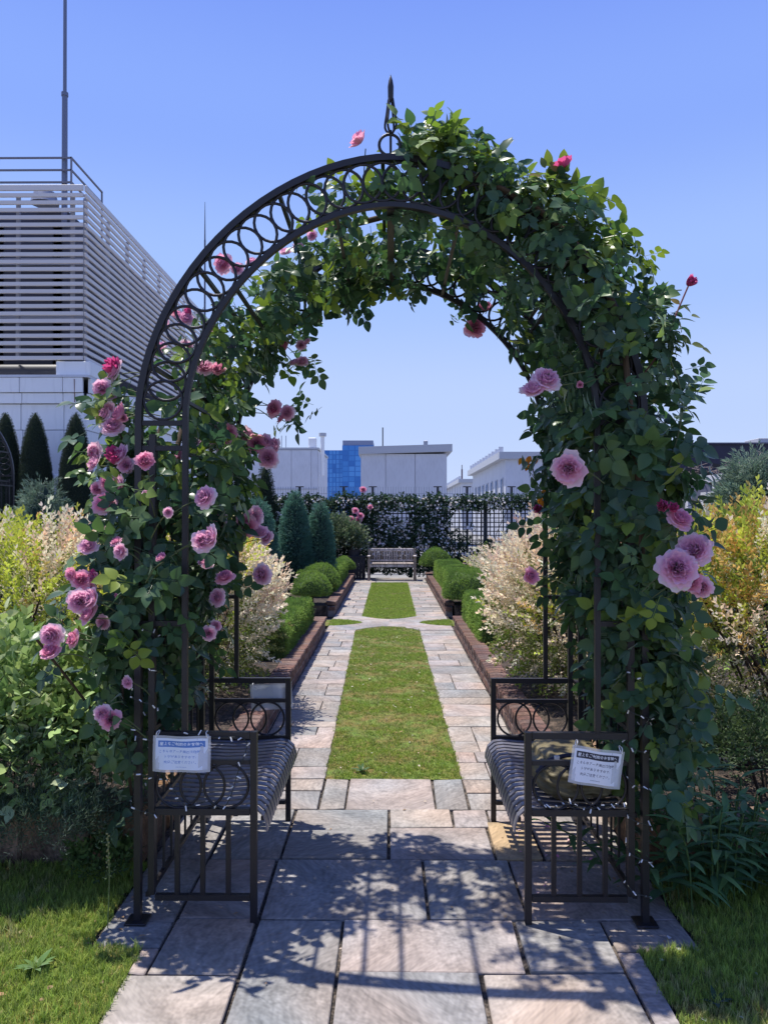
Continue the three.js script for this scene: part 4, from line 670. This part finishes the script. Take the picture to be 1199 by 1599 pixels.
// white rambler on the trellis
{ const r = thing('white_rambler_rose', 'white flowering rambler rose covering the far trellis', 'climbing rose', [0, .17, -TD + .12]), lv = [], fl = [], pk = [];
  const fs = sprig(6, .12, .035, .055, 1, .2, 3), flower = join([0, 1, 2, 3, 4].map((i) => turned(leaf(.032, .03, -.2, -.2, 3, .7), 1.1, 0, 0, 0, 0, 0).rotateY(i * 1.257)));
  const cover = (x, y) => { const n = noise(x * .8 + 3, y * .9, 2) + .5 * noise(x * 2.4, y * 2.4, 7); const right = x > 1.6 && y < 1.65 && y > .5; return n + (right ? -.38 : .5) + (y > 1.6 ? .25 : 0); };
  for (let i = 0; i < 19000; i++) { const x = rr(-5.6, 6.7), y = rr(-.1, 2.0 + .16 * noise(x * 2, 1, 1)); if (cover(x, y) + gauss() * .15 < 0) continue; lv.push([basis(V(x, y, gauss() * .12), V(gauss(), gauss() + .2, .6), V(gauss() * .6, .6, 1), rr(.8, 1.3)), tone(pick([[.03, .07, .03], [.045, .095, .04], [.022, .05, .025]]), .2)]); }
  for (let i = 0; i < 5200; i++) { const x = rr(-5.6, 5.2), y = rr(.35, 1.98); const c = cover(x, y), cl = noise(x * 1.9 + 8, y * 1.9, 3); if (c < -.12 || cl + (x > -.6 && x < 1.8 ? .18 : -.02) + (y > 1.7 ? .15 : 0) + gauss() * .1 < .08) continue; fl.push([basis(V(x, y, rr(.05, .22)), V(gauss() * .5, .5, 1), rdir(), rr(.7, 1.25)), tone(pick([[.78, .74, .70], [.74, .66, .62], [.80, .78, .76]]), .06)]); }
  scatter('foliage', fs, tinted(.3, .15), lv, r); scatter('blossom', flower, tinted(.25), fl, r);
  for (let i = 0; i < 14; i++) { const x = rr(-5, 6); mesh('cane', tube([V(x, -.02, .02), V(x + gauss() * .2, .8, .05), V(x + gauss() * .5, 1.7, .05)], .009, 10, 5), barkMat, r); }
}
{ const r = thing('pink_rose_bush', 'cluster of pink roses on the trellis left above the bench', 'climbing rose', [0, .17, -20.7]); for (const [x, y] of [[555, 797], [548, 810], [560, 811], [578, 792], [563, 805], [567, 764], [553, 813]]) addBloomFar(r, x, y, 20.65, 4.6); const c = at(558, 815, 20.7); mesh('cane', tube([V(c.x, 0, 0), V(c.x - .06, .7, .02), V(c.x, c.y - .17, .02)], .01, 8, 5), barkMat, r); }
function addBloomFar(r, x, y, d, px) { const p = at(x, y, d), m = mesh('rose_bloom', pick(blooms.mid), petalMat, r); m.position.set(p.x, p.y - .17, p.z + 20.7); m.quaternion.setFromUnitVectors(V(0, 1, 0), V(gauss() * .3, .4, 1).normalize()); m.scale.setScalar(px * d / FOC / .056); }
{ // wire mesh safety fence behind the trellis
  const f = thing('wire_fence', 'tall grey wire mesh fence standing behind the trellis', 'fence', [0, 0, -22.6]), v = [];
  for (const px of [300, 384, 468, 537, 582, 683, 729, 798, 870, 950]) { const x = at(px, 0, 22.6).x; mesh('post', bar(V(x, -.06, 0), V(x, 2.5, 0), .07), iron, f); mesh('post_cap', bar(V(x - .12, 2.5, 0), V(x + .12, 2.5, 0), .03), iron, f); }
  for (let x = -9; x < 9; x += .075) v.push(bar(V(x, .2, .04), V(x, 2.5, .04), .009)); for (let y = .3; y < 2.5; y += .2) v.push(bar(V(-9, y, .05), V(9, y, .05), .008));
  mesh('wire_mesh', join(v), galv, f).userData.kind = 'stuff';
}

// ================================================================= BUILDINGS
{ // louvred plant room on the left
  const D = 16, X = at(130, 0, D).x, FAR = 27, b = thing('plant_room', 'white panelled building topped by a grey louvred plant screen on the left', 'building', [X, 0, -D]), L = FAR - D, WL = 9;
  const Y = (py) => EYE + (808 - py) * D / FOC, yt = Y(289), yb = Y(557), yw = Y(589);
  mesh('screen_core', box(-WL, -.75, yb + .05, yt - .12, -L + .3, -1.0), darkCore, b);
  const n = 23, pitch = (yt - yb) / n;
  const prof = (s) => { const g = chamfer(1, .092, .03, .006); return g; };
  for (let i = 0; i <= n; i++) { const y = yb + i * pitch - .01, h = i === n ? .12 : .082;
    mesh('louvre_blade', chamfer(WL, h, .045, .006).rotateX(0).translate(-WL / 2 - .03, 0, 0), slatPaint, b).position.set(0, y, 0);
    mesh('louvre_blade', chamfer(.045, h, L, .006).translate(0, 0, -L / 2 - .03), slatPaint, b).position.set(0, y, 0); }
  for (let x = .3; x < WL; x += 1.15) mesh('screen_post', box(-x - .035, -x + .035, yb, yt - .1, -.16, -.09), galv, b);
  for (let z = .35; z < L; z += 1.3) mesh('screen_post', box(-.16, -.09, yb, yt - .1, -z - .035, -z + .035), galv, b);
  for (const x of [1.0, 2.3, 3.4]) mesh('steel_column', box(-x - .1, -x + .1, yw, yt - .4, -1.2, -1.0), whitePanel, b);
  for (const y of [yb + 1.1, yb + 2.3]) mesh('steel_beam', box(-WL, -.3, y - .08, y + .08, -1.0, -.86), galv, b);
  // white base: wall of separate panels with open joints
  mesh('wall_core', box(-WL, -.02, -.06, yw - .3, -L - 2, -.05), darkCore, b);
  const ys = [-.05, 1.5, Y(671), Y(630), Y(613), yw];
  for (let r = 0; r < 5; r++) { const out = r === 3 ? .05 : r === 4 ? .08 : 0; let x = 0, i = 0; while (x < WL - .1) { const w = i === 0 ? .42 : r % 2 ? .86 : .9; mesh('wall_panel', chamfer(w - .012, ys[r + 1] - ys[r] - .012, .06, .004).translate(-x - w / 2, (ys[r] + ys[r + 1]) / 2, -.02 + out), whitePanel, b); x += w; i++; }
    let z = .02; while (z < L) { const w = 1.2; mesh('wall_panel', chamfer(.06, ys[r + 1] - ys[r] - .012, w - .012, .004).translate(-.02 + out + .03, (ys[r] + ys[r + 1]) / 2, -z - w / 2 - .02), whitePanel, b); z += w; } }
  mesh('coping', box(-WL, .11, yw, yw + .05, -L, .1), whiteWall, b);
  mesh('plinth_block', chamfer(.72, .30, .7, .01).translate(-.24, yw + .2, -.36), whitePanel, b);
  mesh('duct', new THREE.CylinderGeometry(.17, .17, WL, 18).rotateZ(Math.PI / 2).translate(-WL / 2 - .65, yw + .21, -.5), std(rgb(.03, .032, .045), { roughness: .5 }), b);
  mesh('fan_unit', new THREE.CylinderGeometry(.22, .3, .25, 14).translate(-1.2, yt + .1, -.8), galv, b);
  const rz = -.9, rail = (a, c) => mesh('roof_railing', bar(a, c, .035), std(rgb(.16, .16, .2), { roughness: .5 }), b), rx = -.66;
  for (const h of [1.04, .77, .5]) { rail(V(-WL, yt + h, rz), V(rx, yt + h, rz)); rail(V(rx, yt + h, rz - .02), V(rx, yt + h, rz - 1.8)); }
  for (const x of [-4.2, -2.4]) rail(V(x, yt - .4, rz), V(x, yt + 1.04, rz)); for (let i = 0; i < 2; i++) rail(V(rx, yt - .4, rz - i * 1.8), V(rx, yt + 1.06, rz - i * 1.8));
  const cam = mesh('security_camera', chamfer(.13, .11, .22, .02).translate(at(84, 0, 15.9).x - X, Y(745), .16), whitePanel, b); mesh('lens', new THREE.CylinderGeometry(.035, .035, .03, 12).rotateX(Math.PI / 2).translate(at(84, 0, 15.9).x - X, Y(745), .28), darkCore, cam);
  mesh('rust_stain_pipe', bar(V(-.17, Y(628), .075), V(-.17, Y(592), .1), .012), std(rgb(.2, .1, .07)), b);
  const mast = thing('antenna_mast', 'tall grey antenna mast on the louvred roof', 'antenna', [at(98, 0, 17).x, yt - .4, -17]); const mg = std(rgb(.15, .17, .24), { roughness: .5, metalness: .3 });
  mesh('lower_tube', new THREE.CylinderGeometry(.06, .065, 2.9, 12).translate(0, 1.45, 0), mg, mast); mesh('upper_tube', new THREE.CylinderGeometry(.035, .04, 4.6, 10).translate(0, 5.15, 0), mg, mast); mesh('joint_collar', new THREE.CylinderGeometry(.075, .075, .08, 12).translate(0, 2.9, 0), mg, mast);
}
{ const r = thing('lightning_rod', 'thin lightning rod beside the left curve of the arch', 'antenna', [at(319, 0, 26).x, 0, -26]); const m = std(rgb(.12, .13, .18), { roughness: .5 }); mesh('rod', new THREE.CylinderGeometry(.03, .045, 11, 8).translate(0, 5.5, 0), m, r); mesh('rod_tip', new THREE.CylinderGeometry(.008, .025, 1.3, 8).translate(0, 11.65, 0), m, r); }
function panelBlock(name, label, px0, px1, pyTop, D, depth, joints, roof) {
  const x0 = at(px0, 0, D).x, x1 = at(px1, 0, D).x, top = EYE + (808 - pyTop) * D / FOC, b = thing(name, label, 'building', [(x0 + x1) / 2, 0, -D]), w = x1 - x0;
  mesh('wall_core', box(-w / 2 + .05, w / 2 - .05, -.06, top - .06, -depth, -.06), greyRoof, b); const cuts = [0, ...joints.map((j) => (j - px0) / (px1 - px0)), 1];
  for (let i = 0; i < cuts.length - 1; i++) mesh('wall_panel', chamfer((cuts[i + 1] - cuts[i]) * w - .022, top, .1, .01).translate(-w / 2 + (cuts[i] + cuts[i + 1]) / 2 * w, top / 2 - .03, 0), whiteWall, b);
  for (const s of [-1, 1]) mesh('wall_panel', chamfer(.1, top, depth, .01).translate(s * (w / 2 - .03), top / 2 - .03, -depth / 2 - .06), whiteWall, b);
  return { b, w, top, x0, x1 };
}
{ const { b, w, top } = panelBlock('rooftop_block', 'white panelled rooftop block with pipes, left of the glass tower', 352, 496, 702, 60, 9, [385, 420, 455, 486]);
  mesh('roof_edge', box(-w / 2 - .1, w / 2 + .1, top, top + .16, -9, .1), greyRoof, b); mesh('vent_pipe', new THREE.CylinderGeometry(.16, .16, 3.2, 10).translate(w / 2 + .35, top - .4, -.3), whitePanel, b); mesh('vent_cap', new THREE.CylinderGeometry(.3, .3, .25, 10).translate(w / 2 + .35, top + 1.2, -.3), greyRoof, b); mesh('pipe_rack', chamfer(.6, .9, .7, .04).translate(w / 2 - .45, top + .5, -.5), whitePanel, b);
  mesh('band', box(-w / 2, w / 2, 3.75, 3.87, .052, .1), greyRoof, b); for (const x of [-.3, .05]) mesh('aerial', bar(V(w * .13 + x, top, -1), V(w * .13 + x, top + (x ? 1.2 : .8), -1), .05), galv, b); }
{ const { b, w, top } = panelBlock('rooftop_block', 'grey white rooftop block with an overhanging slab roof above the bench', 564, 697, 708, 45, 8, [602, 648]);
  const g = box(-w / 2 - .15, w / 2 + .32, top + .02, top + .45, -8, .25), p = g.attributes.position; for (let i = 0; i < p.count; i++) p.setY(i, p.getY(i) + (p.getX(i) / w) * .14); mesh('slab_roof', g, greyRoof, b);
  mesh('aerial', bar(V(at(597, 0, 45).x - b.position.x, top + .4, -2), V(at(597, 0, 45).x - b.position.x, top + 1.75, -2), .07), std(rgb(.02, .02, .04)), b); mesh('beacon', chamfer(.25, .3, .25, .04).translate(at(665, 0, 45).x - b.position.x, top + .65, -.5), galv, b); }
{ const D = 210, sc = D / FOC, t = thing('glass_tower', 'blue glass office tower between the two white rooftop blocks', 'building', [at(548, 0, D).x, 0, -D]);
  const wing = (px0, px1, py, z, nx, mi, ny) => { const x0 = (px0 - 548) * sc, x1 = (px1 - 548) * sc, top = EYE + (808 - py) * sc, dx = (x1 - x0) / nx, dy = top / ny; mesh('wing', box(x0, x1, -.06, top, z - 14, z), glassBlue[2], t); const m = [[], []];
    for (let i = 0; i < nx; i++) for (let j = Math.floor(ny * .28); j < ny; j++) { const pn = mesh('window_pane', paneG, glassBlue[rnd() < .12 ? 2 : rnd() < mi ? 1 : 0], t); pn.scale.set(dx - .22, dy - .18, 1); pn.position.set(x0 + (i + .5) * dx, (j + .5) * dy, z + .05); } return top; };
  const paneG = new THREE.BoxGeometry(1, 1, .1); wing(503, 535.5, 703, 0, 6, .75, 16); const tp = wing(535.5, 584, 697, 3, 5, .15, 15);
  mesh('crown', box((536 - 548) * sc, (583 - 548) * sc, tp, tp + 1.35, -10, 2.8), std(rgb(.2, .24, .36), { roughness: .5 }), t); mesh('step', box((584 - 548) * sc, (591 - 548) * sc, 0, tp - .4, -10, 2.5), glassBlue[2], t); }
function longHouse(label, pxc, pyTop, D, len, front, nw) {
  const x = at(pxc, 0, D).x, top = EYE + (808 - pyTop) * D / FOC, b = thing('rooftop_building', label, 'building', [x, 0, -D]);
  mesh('wall', box(0, front, -.06, top - .5, -len, 0), whiteWall, b); mesh('roof_slab', box(-.5, front + .3, top - .5, top, -len - .3, .3), greyRoof, b);
  for (let i = 0; i < 11; i++) mesh('parapet_fin', box(-.42, -.1, top, top + .42, -.6 - i * len / 11, -.45 - i * len / 11), whiteWall, b);
  for (let i = 0; i < nw; i++) { const z = -1.2 - i * (len - 2) / nw, w = mesh('window', box(-.06, -.003, 2.9, 4.5, z - 1.1, z), greyRoof, b); mesh('pane', box(-.075, -.062, 3.0, 4.4, z - 1.0, z - .1), std(rgb(.06, .07, .11), { roughness: .15 }), w); }
  mesh('panel_joint', box(front * .44, front * .44 + .06, 0, top - .5, .002, .02), greyRoof, b); mesh('door', box(-.05, -.004, 1.4, 3.1, -.9, -.1), std(rgb(.25, .3, .38)), b); return b;
}
longHouse('long white rooftop building with a row of windows and roof fins on the right', 789, 706, 55, 22, 9, 7);
longHouse('small white building far behind the long white building', 721, 748, 105, 30, 10, 5);
{ const r = thing('lightning_rod', 'thin dark rod on the far small white building', 'antenna', [at(721, 0, 110).x, 3.5, -110]); const m = std(rgb(.1, .06, .08)); mesh('rod', bar(V(0, 0, 0), V(0, 5, 0), .2), m, r); mesh('rod_tip', bar(V(0, 5, 0), V(0, 5.6, 0), .1), m, r); }
{ // dark slab and pergola on the right
  const D = 20, b = thing('dark_building', 'dark navy building mass behind the pergola at the right edge', 'building', [7.1, 0, -D]), top = EYE + (808 - 694) * D / FOC; mesh('wall', box(0, 16, -.06, top, -10, 0), navy, b); mesh('roof_edge', box(-.05, 16.05, top, top + .04, -10, .05), std(rgb(.08, .08, .12)), b); mesh('roof_unit', chamfer(1, .14, .8, .01).translate(3.0, top + .11, -.6), greyRoof, b);
  const p = thing('pergola', 'white colonnade with a twiggy pergola roof at the right edge', 'pergola', [4.55, 0, -8]); const white = std(rgb(.62, .62, .66), { roughness: .6 }), twig = [];
  mesh('beam', box(-.04, .04, 2.10, 2.2, -8, 1), white, p); for (let i = 0; i < 9; i++) { mesh('column', box(-.03, .03, -.06, 2.1, -i * .95 - .03, -i * .95 + .03), white, p); mesh('rafter', bar(V(-.28, 2.30, -i * .95 - .4), V(.6, 2.12, -i * .95 - .4), .05), iron, p); mesh('wall_panel', box(.42, .46, -.06, 2.0, -i * .95 - .62, -i * .95 - .12), white, p); }
  for (let i = 0; i < 420; i++) { const z = rr(-8, 1), x = rr(-.2, .5), y = 2.24 + rr(0, .1); twig.push(bar(V(x, y, z), V(x + gauss() * .15, y + gauss() * .05, z + gauss() * .3), .008)); } mesh('twigs', join(twig), std(rgb(.2, .16, .15)), p).userData.kind = 'stuff';
  mesh('back_wall', box(.5, .56, -.06, 2.25, -8.2, 1), std(rgb(.10, .11, .17)), p);
}

renderer.render(scene, camera);
